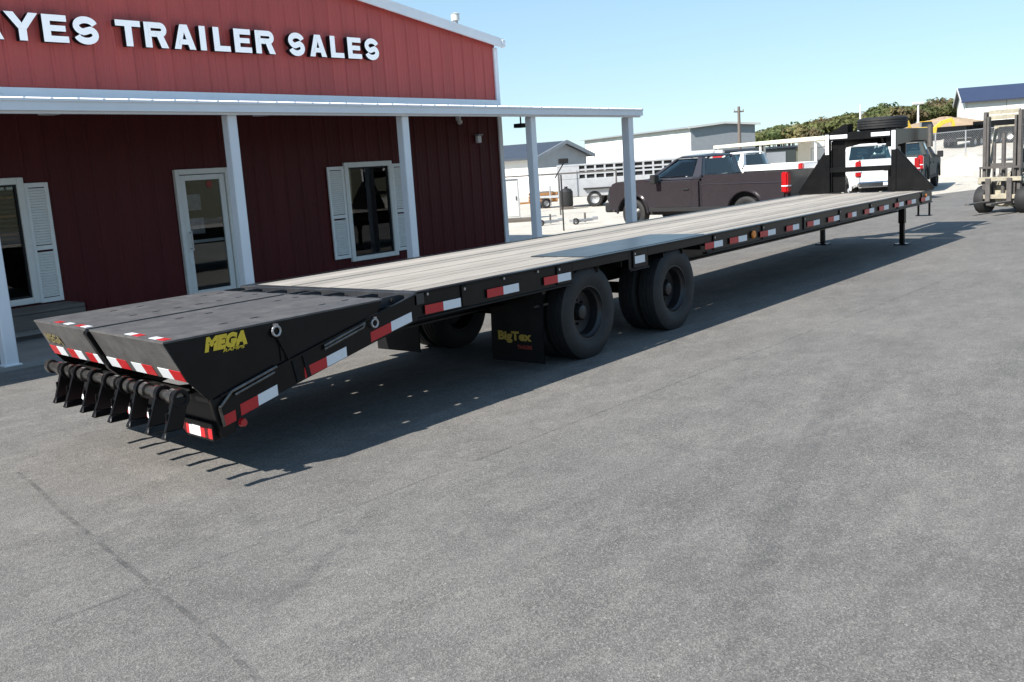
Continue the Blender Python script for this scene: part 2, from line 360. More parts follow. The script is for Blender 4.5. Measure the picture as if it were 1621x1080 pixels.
strip('asphalt_seam', wob((-1.75,-1.25), (-2.8,-1.75), 9, .015), .06, .0144, M['tyre_mark'])
for a, b in (((-3.6,-1.0), (9.5,-1.55)),): strip('asphalt_seam', wob(a, b, 26, .012), .018, .0136, M['seam'])
strip('tyre_mark', [(2.6,-2.3),(1.4,-2.62),(.6,-2.82),(-.36,-3.06),(-1.3,-3.35),(-2.6,-3.85)], .16, .014, M['tyre_mark'])
strip('tyre_mark', [(.1,-4.05),(-.5,-4.10),(-1.2,-4.06),(-1.96,-4.01),(-2.6,-3.98)], .03, .0146, M['pale_mark'])
strip('tyre_mark', [(.1,-4.13),(-.5,-4.18),(-1.2,-4.13),(-1.96,-4.07),(-2.6,-4.03)], .03, .0148, M['pale_mark'])

# ------------------------------------------------------------ building (own frame: u along the front, n into it)
BY = R(-0.89359); NC = 5.875; NW = 8.075            # posts line and wall line
bld = thing('store_building', 'long red ribbed metal shop building with white trim and a glazed front', 'building', (0,0,0), BY)
U0, U1, ZE, SL, UP = -5.6, 10.66, 4.37, .161, 2.53   # ends, eave height at right, rake slope, ridge position
def ztop(u): return ZE+(U1-u)*SL if u > UP else ZE+(U1-UP)*SL-(UP-u)*SL
opens = [(-.33, .78, .49, 2.13), (3.06, 3.94, .10, 2.11), (6.35, 7.45, .41, 2.11)]
pitch = .305
k = 0; u = U0
while u < U1-.01:
    ue = min(u+pitch, U1)
    pts = [u, u+.012, u+.035, u+.055, u+.075]; dep = {u: 0, u+.012: 0, u+.035: -.019, u+.055: -.019, u+.075: 0}
    for q in (.155, .235): 
        if u+q+.012 < ue: pts += [u+q-.010, u+q, u+q+.010]; dep[u+q-.010] = 0; dep[u+q] = -.004; dep[u+q+.010] = 0
    pts.append(ue); dep[ue] = 0
    pts = [p for p in pts if p <= ue+1e-6]
    def dof(p):
        if p in dep: return dep[p]
        ks = sorted(dep); 
        for a, b in zip(ks, ks[1:]):
            if a <= p <= b: return dep[a]+(dep[b]-dep[a])*(p-a)/(b-a)
        return 0
    for (a, b, c, d) in opens:
        for q in (a, b):
            if u < q < ue: pts.append(q)
    pts = sorted(set(pts)); pm = MB(); lowm = []; ZS = 3.0
    def strips(b, lo_hi, a, c):
        for lo, hi in lo_hi: b.add([(a, NW+dof(a), lo), (c, NW+dof(c), lo), (c, NW+dof(c), hi if hi else ztop(c)-.02), (a, NW+dof(a), hi if hi else ztop(a)-.02)], [(0,1,2,3)])
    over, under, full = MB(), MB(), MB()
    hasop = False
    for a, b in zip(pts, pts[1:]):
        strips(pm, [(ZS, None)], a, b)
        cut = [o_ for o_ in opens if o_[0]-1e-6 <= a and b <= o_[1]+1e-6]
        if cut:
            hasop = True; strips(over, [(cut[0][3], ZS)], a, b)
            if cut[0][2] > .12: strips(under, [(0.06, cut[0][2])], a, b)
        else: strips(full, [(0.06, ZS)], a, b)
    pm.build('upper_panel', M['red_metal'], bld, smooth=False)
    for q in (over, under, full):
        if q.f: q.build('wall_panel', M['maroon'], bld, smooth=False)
    u = ue
# other walls and roof
DB = 13.0
o = MB().box(U1-.02, U1+.02, NW+.12, NW+DB, .05, ZE-.05).build('side_wall', M['red_metal'], bld)
o = MB().box(U0-.02, U0+.02, NW+.02, NW+DB, .05, ztop(U0)-.05).build('side_wall', M['red_metal'], bld)
o = MB().prism([(U0,.05),(U1,.05),(U1,ZE-.05),(UP,ztop(UP)-.05),(U0,ztop(U0)-.05)], NW+DB-.04, NW+DB, 'y').build('back_wall', M['red_metal'], bld)
rf = MB(); rf.prism([(U1+.13, ZE+.01),(UP, ztop(UP)+.01),(UP, ztop(UP)+.07),(U1+.13, ZE+.07)], NW-.10, NW+DB+.1, 'y'); rf.prism([(UP, ztop(UP)+.01),(U0-.13, ztop(U0)-.02),(U0-.13, ztop(U0)+.05),(UP, ztop(UP)+.07)], NW-.10, NW+DB+.1, 'y')
roof = rf.build('roof', M['grey_light'], bld)
rk = MB(); rk.prism([(U1+.14, ZE-.11),(UP, ztop(UP)-.09),(UP, ztop(UP)+.085),(U1+.14, ZE+.065)], NW-.145, NW-.102, 'y')
rk.build('rake_trim', M['white_trim'], bld)
MB().box(U1+.07, U1+.17, NW-.17, NW-.06, ZE-.09, ZE+.05).build('eave_cap', M['white_trim'], bld, bevel=.008)
ct = MB().box(U1-.07, U1+.045, NW-.045, NW+.1, .05, ZE-.10).build('corner_trim', M['white_trim'], bld, bevel=.006)
MB().box(U0, U1, NW-.03, NW-.021, .04, .16).build('base_trim', M['white_trim'], bld)
tag(MB().prism([(-5.5, NC-.1),(12.9, NC-.1),(12.9, NW+.1),(-5.5, NW+.1)], 0, .055, 'z').build('walkway', M['concrete']), kind='structure').rotation_euler = (0,0,BY)
# office behind the glass
rm = MB(); rm.box(-3.5, 9.5, NW+5.0, NW+5.05, .1, 3.0); rm.box(-3.5,-3.45, NW+.03, NW+5, .1, 3.0); rm.box(9.45,9.5, NW+.03, NW+5, .1, 3.0); rm.box(-3.5, 9.5, NW+.03, NW+5, 3.0, 3.05)
rm.box(4.9, 4.98, NW+.06, NW+4.9, .1, 2.98); rm.box(1.7, 1.78, NW+.06, NW+4.9, .1, 2.98)
rm.build('office_wall', M['interior'], bld)
MB().box(-3.5, 9.5, NW+.03, NW+5, .06, .10).build('office_floor', M['interior_floor'], bld)
def window(u0, u1, z0, z1, fw=.09):
    f = MB(); y0, y1 = NW-.07, NW-.005
    f.box(u0, u0+fw, y0, y1, z0, z1); f.box(u1-fw, u1, y0, y1, z0, z1); f.box(u0+fw, u1-fw, y0, y1, z1-fw, z1); f.box(u0+fw, u1-fw, y0, y1, z0, z0+fw*.9)
    fr = f.build('window', M['beige'], bld, bevel=.008)
    ib = MB(); i0, i1, j0, j1 = u0+fw, u1-fw, z0+fw*.9, z1-fw
    ib.box(i0, i0+.025, NW-.035, NW+.03, j0, j1); ib.box(i1-.025, i1, NW-.035, NW+.03, j0, j1); ib.box(i0+.025, i1-.025, NW-.035, NW+.03, j1-.025, j1); ib.box(i0+.025, i1-.025, NW-.035, NW+.03, j0, j0+.025)
    ib.build('sash', M['liner'], fr)
    MB().box(i0+.02, i1-.02, NW-.012, NW-.006, j0+.02, j1-.02).build('pane', M['glass'], fr, smooth=False)
    return fr
def shutter(u0, u1, z0, z1):
    s = MB(); y = NW-.05
    s.box(u0, u0+.05, y, NW-.020, z0, z1); s.box(u1-.05, u1, y, NW-.020, z0, z1)
    zm = z0+(z1-z0)*.46
    for a, b in ((z0, z0+.06), (zm-.03, zm+.03), (z1-.06, z1)): s.box(u0+.05, u1-.05, y, NW-.020, a, b)
    o = s.build('shutter', M['shutter'], bld, bevel=.004)
    p = MB()
    for a, b in ((z0+.07, zm-.04), (zm+.04, z1-.07)):
        zz = a
        while zz < b-.03:
            p.add([(u0+.05, y+.022, zz), (u1-.05, y+.022, zz), (u1-.05, y+.008, zz+.030), (u0+.05, y+.008, zz+.030), (u0+.05, y+.025, zz+.034), (u1-.05, y+.025, zz+.034)], [(0,1,2,3),(3,2,5,4)]); zz += .036
    tag(p.build('louvre_slats', M['shutter'], o, smooth=False), kind='stuff')
for (a, b, c, d) in ((-.34, .80, .47, 2.14), (6.33, 7.47, .385, 2.12)): window(a, b, c, d)
for a, b in ((-.68, -.345), (.805, 1.125), (5.955, 6.325), (7.475, 7.86)): shutter(a, b, .46, 2.06)
df = MB(); df.box(3.03, 3.10, NW-.07, NW+.04, .06, 2.14); df.box(3.90, 3.97, NW-.07, NW+.04, .06, 2.14); df.box(3.10, 3.90, NW-.07, NW+.04, 2.06, 2.14)
fr = df.build('door_frame', M['beige'], bld, bevel=.006)
d = MB(); y0, y1 = NW-.045, NW+.005
d.box(3.11, 3.20, y0, y1, .10, 2.05); d.box(3.80, 3.89, y0, y1, .10, 2.05); d.box(3.20, 3.80, y0, y1, 1.97, 2.05); d.box(3.20, 3.80, y0, y1, .10, .30)
door = d.build('glass_door', M['beige'], bld, bevel=.006)
MB().box(3.19, 3.81, NW-.024, NW-.016, .29, 1.98).build('pane', M['glass'], door, smooth=False)
MB().box(3.17, 3.83, NW-.002, NW+.03, 1.02, 1.07).build('push_bar', M['galv'], door, bevel=.004)
hb = MB(); hb.cyl((3.17, NW-.10, .92), (3.17, NW-.10, 1.22), .013); hb.cyl((3.17, NW-.10, .95), (3.17, NW-.04, .95), .010); hb.cyl((3.17, NW-.10, 1.19), (3.17, NW-.04, 1.19), .010); hb.build('door_handle', M['steel'], door)
MB().cyl((3.62, NW-.025, 1.90), (3.62, NW-.03, 1.90), .055, n=18).build('round_sticker', M['red_print'], door)
dk = thing('office_desk', 'pale office desk with papers seen through the glass door', 'desk', (0,0,0), BY)
q = MB(); q.box(2.6, 4.5, NW+1.9, NW+2.6, .80, .84); q.build('desk_top', M['grey_light'], dk)
q = MB(); q.box(2.65, 4.45, NW+1.95, NW+1.98, .10, .80); q.build('front_panel', M['interior'], dk)
q = MB(); q.box(3.15, 3.5, NW+1.95, NW+2.35, .84, 1.25); q.box(2.85, 3.10, NW+2.1, NW+2.3, .84, 1.10); q.build('paper_stack', M['white'], dk)
nb = tag(MB().box(3.0, 3.7, NW+4.94, NW+4.99, 1.45, 2.0).build('notice_board', M['white']), 'white notice board on the office back wall behind the door', 'notice board'); nb.rotation_euler = (0,0,BY)
# paper, plus an orange panel and tan box imitating reflections in the glass
M['poster'] = mat('grey_poster', (.38,.35,.38), .6, var=.4, scale=9, col2=(.20,.18,.20)); M['orange'] = mat('orange_reflection', (.50,.24,.08), .6, var=.5, scale=6, col2=(.30,.22,.06)); M['tan'] = mat('tan_reflection', (.45,.36,.24), .7, var=.3)
def inside(name, label, cat, box, m):
    o = MB().box(*box).build(name, m); o.rotation_euler = (0,0,BY); return tag(o, label, cat)
inside('poster', 'pale grey paper poster in the upper left of the right window', 'poster', (6.46, 6.90, NW+.05, NW+.055, 1.52, 1.96), M['poster'])
inside('reflection_panel', 'orange and yellow panel standing in for a reflection, upper right of the right window', 'reflection_panel', (6.93, 7.33, NW+.06, NW+.066, 1.62, 1.99), M['orange'])
inside('reflection_box', 'tan box standing in for a reflection, low inside the right window', 'box', (6.78, 7.20, NW+.12, NW+.40, .80, 1.0), M['tan'])
inside('counter', 'low dark counter inside the right window', 'counter', (6.40, 7.60, NW+.10, NW+.55, .11, .79), M['bench'])
inside('notice', 'white paper notice stuck behind the upper glass of the door', 'notice', (3.22, 3.46, NW+.01, NW+.014, 1.52, 1.76), M['poster'])
inside('leaflet', 'small grey leaflet behind the door glass above the push bar', 'leaflet', (3.22, 3.48, NW+.01, NW+.014, 1.16, 1.40), M['poster'])
bl = thing('window_blind', 'brown slatted blind half lowered inside the left window', 'blind', (0,0,0), BY)
MB().box(-.23, .70, NW+.05, NW+.09, 1.98, 2.02).build('head_rail', M['bench'], bl)
for i in range(11): MB().add([(-.22,NW+.05,1.96-i*.06),(.69,NW+.05,1.96-i*.06),(.69,NW+.085,1.93-i*.06),(-.22,NW+.085,1.93-i*.06)], [(0,1,2,3)]).build('blind_slat', M['timber'] if i % 4 == 1 else M['bench'], bl, smooth=False)
# fixtures on the wall
fx = thing('wall_lamp', 'small pale box lamp fixed high on the red wall right of the right window', 'lamp', (0,0,0), BY)
MB().box(9.86, 9.97, NW-.10, NW-.025, 2.38, 2.52).build('lamp_box', M['white'], fx, bevel=.01)
MB().box(9.84, 9.99, NW-.13, NW-.025, 2.525, 2.545).build('lamp_hood', M['grey'], fx)
fx = thing('security_camera', 'round white camera dome under the porch roof beside the corner', 'camera', (0,0,0), BY)
MB().lathe([(0,.001),(0,.05),(-.03,.055),(-.06,.045),(-.085,.001)], (9.35, NW-.10, 2.82), 'z', 16, closed=False).build('dome', M['grey_light'], fx)
MB().box(9.33, 9.37, NW-.12, NW-.02, 2.82, 2.90).build('bracket', M['white'], fx)

# the porch
por = thing('porch', 'long white lean-to porch roof on slim posts along the red building', 'porch', (0,0,0), BY)
def zf(u): return 2.772-.0066*u
ua, ub = -5.4, 12.39
fa = MB(); fy0, fy1 = NC-.14, NC-.075
def slab(b, y0, y1, d0, d1, e0=0, e1=0, mi=0):
    v = [(ua, y0, zf(ua)+d0), (ub, y0, zf(ub)+d0), (ub, y1, zf(ub)+d0+e0), (ua, y1, zf(ua)+d0+e0), (ua, y0, zf(ua)+d1), (ub, y0, zf(ub)+d1), (ub, y1, zf(ub)+d1+e1), (ua, y1, zf(ua)+d1+e1)]
    b.add(v, [(0,3,2,1),(4,5,6,7),(0,1,5,4),(1,2,6,5),(2,3,7,6),(3,0,4,7)], mi)
slab(fa, fy0, fy1, 0, .125); fa.build('fascia', M['white_trim'], por)
gt = MB(); slab(gt, fy0-.06, fy0-.004, .03, .152); slab(gt, fy0-.075, fy0-.062, .13, .158); gt.build('gutter', M['white_trim'], por)
cr = MB(); RISE = .24
slab(cr, fy0-.02, NW-.035, .135, .15, RISE, RISE); cr.build('roof_sheet', M['white'], por)
k = 0; uu = ua+.1
while uu < ub:
    rb = MB(); z0 = zf(uu)+.152
    rb.add([(uu, fy0-.03, z0), (uu+.05, fy0-.03, z0), (uu+.05, NW-.04, z0+RISE), (uu, NW-.04, z0+RISE), (uu+.012, fy0-.03, z0+.022), (uu+.038, fy0-.03, z0+.022), (uu+.038, NW-.04, z0+RISE+.022), (uu+.012, NW-.04, z0+RISE+.022)], [(0,1,5,4),(4,5,6,7),(1,2,6,5),(3,0,4,7)])
    rb.build('roof_rib', M['white'], por); uu += .305
fl = MB(); slab(fl, NW-.05, NW-.026, .15+RISE, .15+RISE+.145); 
fl.v = [(min(v[0], U1+.02), v[1], v[2]) for v in fl.v]; fl.build('flashing', M['white_trim'], por)
cl = MB(); slab(cl, fy1+.01, NW-.04, .06, .08, .16, .16); cl.v = [(v[0] if v[0] > 0 else v[0], v[1], v[2]) for v in cl.v]; cl.build('ceiling', M['beige'], por)
slab_e = MB(); slab_e.prism([(fy1, zf(ub)+.04),(NW-.04, zf(ub)+.26),(NW-.04, zf(ub)+RISE+.13),(fy1, zf(ub)+.13)], ub-.05, ub-.005, 'x'); slab_e.build('end_board', M['white_trim'], por)
for i, pu in enumerate((-3.73, -.595, 2.602, 5.741, 8.926, 12.10)):
    wd = .145 if i < 5 else .18
    p = MB().box(pu-wd/2, pu+wd/2, NC-wd/2, NC+wd/2, .05 if pu > -.6 else .0, zf(pu)+.01).build('post', M['white_trim'], por, bevel=.012)
    MB().box(pu-wd/2-.02, pu+wd/2+.02, NC-wd/2-.02, NC+wd/2+.02, .0, .07).build('post_base', M['white_trim'], p, bevel=.004)
for i, (lu, lab) in enumerate(((.75, 'flat round porch ceiling light nearest the left window'), (3.9, 'flat round porch ceiling light in front of the door'))):
    l = thing('ceiling_light', lab, 'light', (0,0,0), BY, 'flat lights under the porch roof')
    zc = zf(lu)+.06+.16*.5
    MB().cyl((lu, NC+1.05, zc), (lu, NC+1.05, zc-.05), .14, .13, 20).build('diffuser', M['white'], l)
    MB().cyl((lu, NC+1.05, zc+.01), (lu, NC+1.05, zc-.012), .16, .16, 20).build('rim', M['galv'], l)
fld = thing('flood_light', 'dark box light hanging under the porch beam beside the fourth post', 'light', (0,0,0), BY)
MB().box(9.90, 10.12, NC+1.0, NC+1.2, 2.60, 2.68).build('housing', M['liner'], fld, bevel=.01)
MB().cyl((10.01, NC+1.1, 2.68), (10.01, NC+1.1, 2.87), .015).build('hanger', M['liner'], fld)

# sign letters
sg = thing('store_sign', 'raised white block letters reading HAYES TRAILER SALES on the red gable', 'sign', (0,0,0), BY)
LET = [('H',-.10,.29),('A',.40,.84),('Y',.835,1.27),('E',1.32,1.66),('S',1.735,2.09),('T',2.35,2.73),('R',2.785,3.15),('A',3.245,3.605),('I',3.685,3.82),('L',3.925,4.215),('E',4.295,4.61),('R',4.69,5.06),
       ('S',5.335,5.665),('A',5.765,6.12),('L',6.215,6.51),('E',6.60,6.915),('S',6.995,7.325)]
LET[0] = ('H',-.05,.30); LET[1] = ('A',.36,.80)
def stroke(b, pts, wd, d0, d1):
    """a thick line through pts (x, z) as a slab from y = d1 (front) to d0; flat ends"""
    L_, R_ = [], []
    for i, p in enumerate(pts):
        a = Vector(pts[max(i-1, 0)]); c = Vector(pts[min(i+1, len(pts)-1)]); d = (c-a).normalized(); nn_ = Vector((-d.y, d.x))*wd/2
        L_.append(Vector(p)+nn_); R_.append(Vector(p)-nn_)
    k = len(pts); vs = [(p.x, d1, p.y) for p in L_+R_]+[(p.x, d0, p.y) for p in L_+R_]; n2 = 2*k
    fr_ = [(i, i+1, k+i+1, k+i) for i in range(k-1)]
    b.add(vs, fr_, 0)
    b.add(vs, [(n2+i, n2+k+i, n2+k+i+1, n2+i+1) for i in range(k-1)]+[(i, n2+i, n2+i+1, i+1) for i in range(k-1)]+[(k+i, k+i+1, n2+k+i+1, n2+k+i) for i in range(k-1)]+[(0, k, n2+k, n2), (k-1, n2+k-1, n2+2*k-1, 2*k-1)], 1)
def poly(b, ps, d0, d1):
    k = len(ps); vs = [(p[0], d1, p[1]) for p in ps]+[(p[0], d0, p[1]) for p in ps]
    b.add(vs, [tuple(range(k))], 0); b.add(vs, [tuple(range(k, 2*k))]+[(i, (i+1) % k, k+(i+1) % k, k+i) for i in range(k)], 1)
def letter(ch, x0, x1, z0, z1):
    b = MB(); wv = .105; wh = .082; D0, D1 = 0, -.10; P_ = lambda i: D1-.002*i
    X = lambda f: x0+(x1-x0)*f
    H_ = z1-z0
    if ch in 'HETLIR': poly(b, [(x0,z0),(x0+wv,z0),(x0+wv,z1),(x0,z1)] if ch != 'T' else [(X(.5)-wv/2,z0),(X(.5)+wv/2,z0),(X(.5)+wv/2,z1-wh),(X(.5)-wv/2,z1-wh)], D0, D1)
    if ch == 'T': poly(b, [(x0,z1-wh),(x1,z1-wh),(x1,z1),(x0,z1)], D0, D1)
    if ch in 'EL': poly(b, [(x0+wv,z0),(x1,z0),(x1,z0+wh),(x0+wv,z0+wh)], D0, D1)
    if ch == 'E':
        poly(b, [(x0+wv,z1-wh),(x1-.008,z1-wh),(x1-.008,z1),(x0+wv,z1)], D0, D1); m_ = z0+H_*.51; poly(b, [(x0+wv,m_-wh*.46),(x1-.03,m_-wh*.46),(x1-.03,m_+wh*.46),(x0+wv,m_+wh*.46)], D0, D1)
    if ch == 'H':
        poly(b, [(x1-wv,z0),(x1,z0),(x1,z1),(x1-wv,z1)], D0, D1); m_ = z0+H_*.5; poly(b, [(x0+wv,m_-.045),(x1-wv,m_-.045),(x1-wv,m_+.045),(x0+wv,m_+.045)], D0, D1)
    if ch == 'A':
        c_ = X(.5); t_ = .062
        poly(b, [(x0,z0),(x0+wv*1.02,z0),(c_+.004,z1-.10),(c_+t_,z1),(c_-t_,z1)], D0, P_(0)); poly(b, [(x1-wv*1.02,z0),(x1,z0),(c_+t_,z1),(c_-t_,z1),(c_-.004,z1-.10)], D0, P_(1)); poly(b, [(X(.22),z0+.068),(X(.78),z0+.068),(X(.70),z0+.142),(X(.30),z0+.142)], D0, P_(2))
    if ch == 'Y':
        c_ = X(.5); m_ = z0+H_*.42
        poly(b, [(c_-wv/2,z0),(c_+wv/2,z0),(c_+wv/2,m_),(c_-wv/2,m_)], D0, P_(0)); poly(b, [(x0,z1),(x0+wv*1.15,z1),(c_+wv/2,m_),(c_-wv/2,m_-.004)], D0, P_(1)); poly(b, [(x1-wv*1.15,z1),(x1,z1),(c_+wv/2,m_-.004),(c_-wv/2,m_)], D0, P_(2))
    if ch == 'R':
        r_ = H_*.285; cz = z1-r_; xr = x1-.012-r_
        pts_ = [(x0+wv*.6, z1-wh/2)]+[(xr+(r_-wh/2)*math.sin(t_), cz+(r_-wh/2)*math.cos(t_)) for t_ in [math.pi*i/12 for i in range(13)]]+[(x0+wv*.6, cz-r_+wh/2)]
        stroke(b, pts_, wh, D0, P_(1)); mz = cz-r_+wh; poly(b, [(X(.46),mz-.02),(X(.46)+wv,mz-.02),(x1,z0),(x1-wv*1.12,z0)], D0, P_(2))
    if ch == 'S':
        w_ = (x1-x0)/2; xc = X(.5); rz = H_/4+.012; wd = .090; rx = w_-wd/2
        up_ = [(xc+rx*math.cos(t_), z1-wd/2-(rz-wd/4)+(rz-wd/4)*math.sin(t_)) for t_ in [R(12)+R(258)*i/16 for i in range(17)]]
        lo_ = [(xc+rx*math.cos(t_), z0+wd/2+(rz-wd/4)+(rz-wd/4)*math.sin(t_)) for t_ in [R(90)-R(258)*i/16 for i in range(17)]]
        up_ = [p for p in up_ if True]; a_, c_ = up_[-2], lo_[1]
        stroke(b, up_[:-1]+[((up_[-2][0]+lo_[2][0])/2, (up_[-2][1]+lo_[2][1])/2)]+lo_[2:], wd, D0, P_(0))
    return b
for ch, a, b in LET:
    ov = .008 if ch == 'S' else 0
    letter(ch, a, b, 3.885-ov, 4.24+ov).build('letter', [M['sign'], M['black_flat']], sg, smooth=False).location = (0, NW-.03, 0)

# old bench below the left window
bn = thing('bench', 'low weathered dark timber bench under the left window', 'bench', (0,0,0), BY)
MB().box(-.3, 1.12, NW-.62, NW-.12, .40, .45).build('seat', M['bench'], bn, bevel=.006)
MB().box(-.3, 1.12, NW-.62, NW-.58, .20, .395).build('apron', M['bench'], bn, bevel=.006)
for a, b in ((-.25,-.58),(1.0,-.58),(-.25,-.2),(1.0,-.2)): MB().box(a, a+.08, NW+b, NW+b+.08, .055, .40).build('leg', M['bench'], bn)
# roof vent
vt = thing('roof_vent', 'small white capped flue pipe above the right roof slope', 'vent', (0,0,0), BY)
vu, vn = 10.1, NW+.5
zr = ztop(vu)
MB().cyl((vu, vn, zr), (vu, vn, zr+.38), .05).build('flue_pipe', M['galv'], vt)
q = MB().cyl((vu, vn, zr+.38), (vu, vn, zr+.50), .085, n=16); q.cyl((vu, vn, zr+.505), (vu, vn, zr+.53), .10, .03, 16); q.build('cap', M['grey_light'], vt)

# ------------------------------------------------------------ the flatbed trailer
TW, XF, ZD = 2.45, 13.19, .973
trl = thing('flatbed_trailer', 'long black gooseneck flatbed trailer with grey plank deck and folded rear ramps', 'trailer')
def tf(x, y, z):
    yy = y*(.886+.00865*x)
    if x < 0: x = x-.05*x*yy*(1 if x < 0 else 0)
    return (x, yy, z)
def tp(mb, name, m, parent=None, **k):
    return mb.build(name, m, parent or trl, tf=tf, **k)
# planks
edges = [.078+i*(TW-.156)/12 for i in range(13)]
for i in range(12):
    g0 = .017 if i in (3, 8) else .0045; g1 = .017 if i+1 in (3, 8) else .0045
    x0 = .085
    cuts = [(x0, XF-.07)]
    if i < 4: cuts = [(x0, 2.40), (4.74, XF-.07)]
    for a, b in cuts:
        dz = random.uniform(-.003, .003)
        tp(MB().box(a, b, edges[i]+g0, edges[i+1]-g1, ZD-.042, ZD-.004+dz), 'deck_plank', M['wood'], bevel=.004)
wc = MB().box(2.405, 4.735, .078, edges[4]-.004, ZD-.02, ZD+.004); tp(wc, 'wheel_cover_plate', M['plate'], bevel=.003)
# side rails with a top lip, web and lower flange
for s in (0, 1):
    Y = (lambda a: a) if not s else (lambda a: TW-a)
    r = MB()
    r.box(0, XF, *sorted((Y(.0), Y(.074))), ZD-.016, ZD); 
    for a, b in ((0,2.06),(3.03,3.40),(4.66,XF)): r.box(a, b, *sorted((Y(.018), Y(.030))), ZD-.20, ZD-.0165); r.box(a, b, *sorted((Y(.0), Y(.074))), ZD-.216, ZD-.2005)
    for a, b in ((2.061,3.029),(3.401,4.659)): r.box(a, b, *sorted((Y(.018), Y(.030))), ZD-.095, ZD-.0165)
    tp(r, 'side_rail', M['black'], bevel=.003)
    x = .55
    while x < XF-.3:
        if 2.0 < x < 3.1 or 3.35 < x < 4.7: x += .43; continue
        pk = MB().box(x-.035, x+.035, *sorted((Y(.001), Y(.0175))), ZD-.19, ZD-.022)
        o = tp(pk, 'stake_pocket', M['black'], bevel=.004)
        tp(MB().cyl((x, Y(-.001), ZD-.05), (x, Y(.004), ZD-.05), .012, n=10), 'bolt', M['steel'], o)
        x += 1.29
    for x in (.12, 1.05, 1.52):
        if s == 0: tp(MB().cyl((x, -.004, ZD-.03), (x, .002, ZD-.03), .011, n=10), 'bolt', M['steel'])
tp(MB().box(-.03, .082, .0, TW, ZD-.10, ZD-.002), 'rear_bar', M['plate'], bevel=.004)
tp(MB().box(XF-.065, XF, .02, TW-.02, ZD-.22, ZD), 'front_bar', M['black'], bevel=.004)
for yb in (.62, TW-.62):
    b = MB(); b.box(.1, XF, yb-.075, yb+.075, .80, .815); b.box(.1, XF, yb-.006, yb+.006, .625, .80); b.box(.1, XF, yb-.075, yb+.075, .61, .625)
    tp(b, 'main_beam', M['black'])
for i in (3, 8): tp(MB().box(.09, XF-.07, edges[i]-.03, edges[i]+.03, .9255, .9305), 'gap_light_stop', M['black'])  # added strips stopping sun through the two wide plank gaps
cm = MB(); x = .45
while x < XF-.2:
    cm = MB(); cm.box(x-.03, x+.03, .03, TW-.03, .90, .925); cm.box(x-.004, x+.004, .03, TW-.03, .817, .90); tp(cm, 'crossmember', M['black']); x += .41
# reflective tapes along the rail
def tape(x0, x1, yc, zc, h, m, parent=None, zb=None, out=-.0022):
    zb = zc if zb is None else zb
    return tp(MB().add([(x0, yc+out, zc-h/2), (x1, yc+out, zb-h/2), (x1, yc+out, zb+h/2), (x0, yc+out, zc+h/2), (x0, yc-out*.4, zc-h/2), (x1, yc-out*.4, zb-h/2), (x1, yc-out*.4, zb+h/2), (x0, yc-out*.4, zc+h/2)],
        [(0,1,2,3),(7,6,5,4),(0,4,5,1),(1,5,6,2),(2,6,7,3),(3,7,4,0)]), 'reflective_tape', m, parent, smooth=False)
for x0, x1 in ((.08,.49),(.82,1.24),(1.60,2.01),(4.60,5.03),(5.21,5.66),(6.03,6.48),(6.82,7.22),(7.50,7.93),(8.24,8.66),(9.0,9.35),(9.70,10.12),(10.36,10.80),(11.1,11.55),(11.75,12.2),(12.5,12.98)):
    xm = x0+(x1-x0)*.5; zc = .845 if x0 > .1 else .825
    tape(x0, xm, .0, zc, .070, M['tape_red']); tape(xm, x1, .0, zc, .070, M['tape_white'])
tape(3.12, 3.31, .0, .862, .075, M['tape_white'])
ml = tp(MB().cyl((5.84, .004, .865), (5.84, -.022, .865), .050, .042, 18), 'marker_light', M['amber'], bevel=.004)
tp(MB().cyl((12.75, .004, .90), (12.75, -.02, .90), .035, .03, 14), 'marker_light', M['amber'])
# dovetail
dv = [(0,.955),(-.514,.851),(-1.645,.60),(-1.87,.552),(-1.815,.302),(-1.72,.315),(-1.667,.42),(-1.122,.535),(-.47,.67),(0,.757)]
for s, (a, b) in enumerate(((.0,.045), (TW-.045, TW))):
    o = tp(MB().prism(dv, a, b, 'y'), 'dovetail_side', M['black'], bevel=.004)
    if s == 0:
        tape(-.50, -.29, 0, .715, .072, M['tape_red'], o, .755); tape(-.29, -.07, 0, .757, .072, M['tape_white'], o, .797)
        tape(-1.125, -.925, 0, .580, .072, M['tape_red'], o, .617); tape(-.925, -.74, 0, .618, .072, M['tape_white'], o, .655)
        tape(-1.66, -1.52, 0, .448, .075, M['tape_red'], o, .478); tape(-1.52, -1.36, 0, .480, .072, M['tape_white'], o, .515)
        tape(-1.80, -1.70, 0, .405, .07, M['tape_red'], o, .425)
        tp(MB().cyl((-1.66, .0, .368), (-1.66, -.03, .368), .030, .024, 16), 'marker_light', M['red_lens'], o)
        # a flat lip along the upper edge, two weld straps and a chain-tie rod
        lp = MB(); lp.bar((-.03,-.006,.957), (-1.80,-.006,.570), .03, .012); tp(lp, 'edge_lip', M['black'], o)
        for xx, zz in ((-1.18,.53),(-1.09,.55)): tp(MB().bar((xx,-.004,zz-.0), (xx-.03,-.004,zz+.16), .012, .03), 'strap', M['black_flat'], o)
        rr = MB(); rr.cyl((-.56,-.02,.83), (-.95,-.02,.735), .010); rr.cyl((-.58,-.02,.80), (-.95,-.02,.712), .010); rr.cyl((-.56,-.02,.83), (-.58,-.02,.80), .010); tp(rr, 'tie_rod', M['rod'], o)
        rr = MB(); rr.cyl((-1.36,-.02,.672), (-1.72,-.02,.585), .011); rr.cyl((-1.38,-.02,.640), (-1.70,-.02,.560), .010); rr.cyl((-1.72,-.02,.585), (-1.82,-.02,.50), .011); rr.cyl((-1.82,-.02,.50), (-1.80,-.02,.38), .011); tp(rr, 'spring_rod', M['rod'], o)
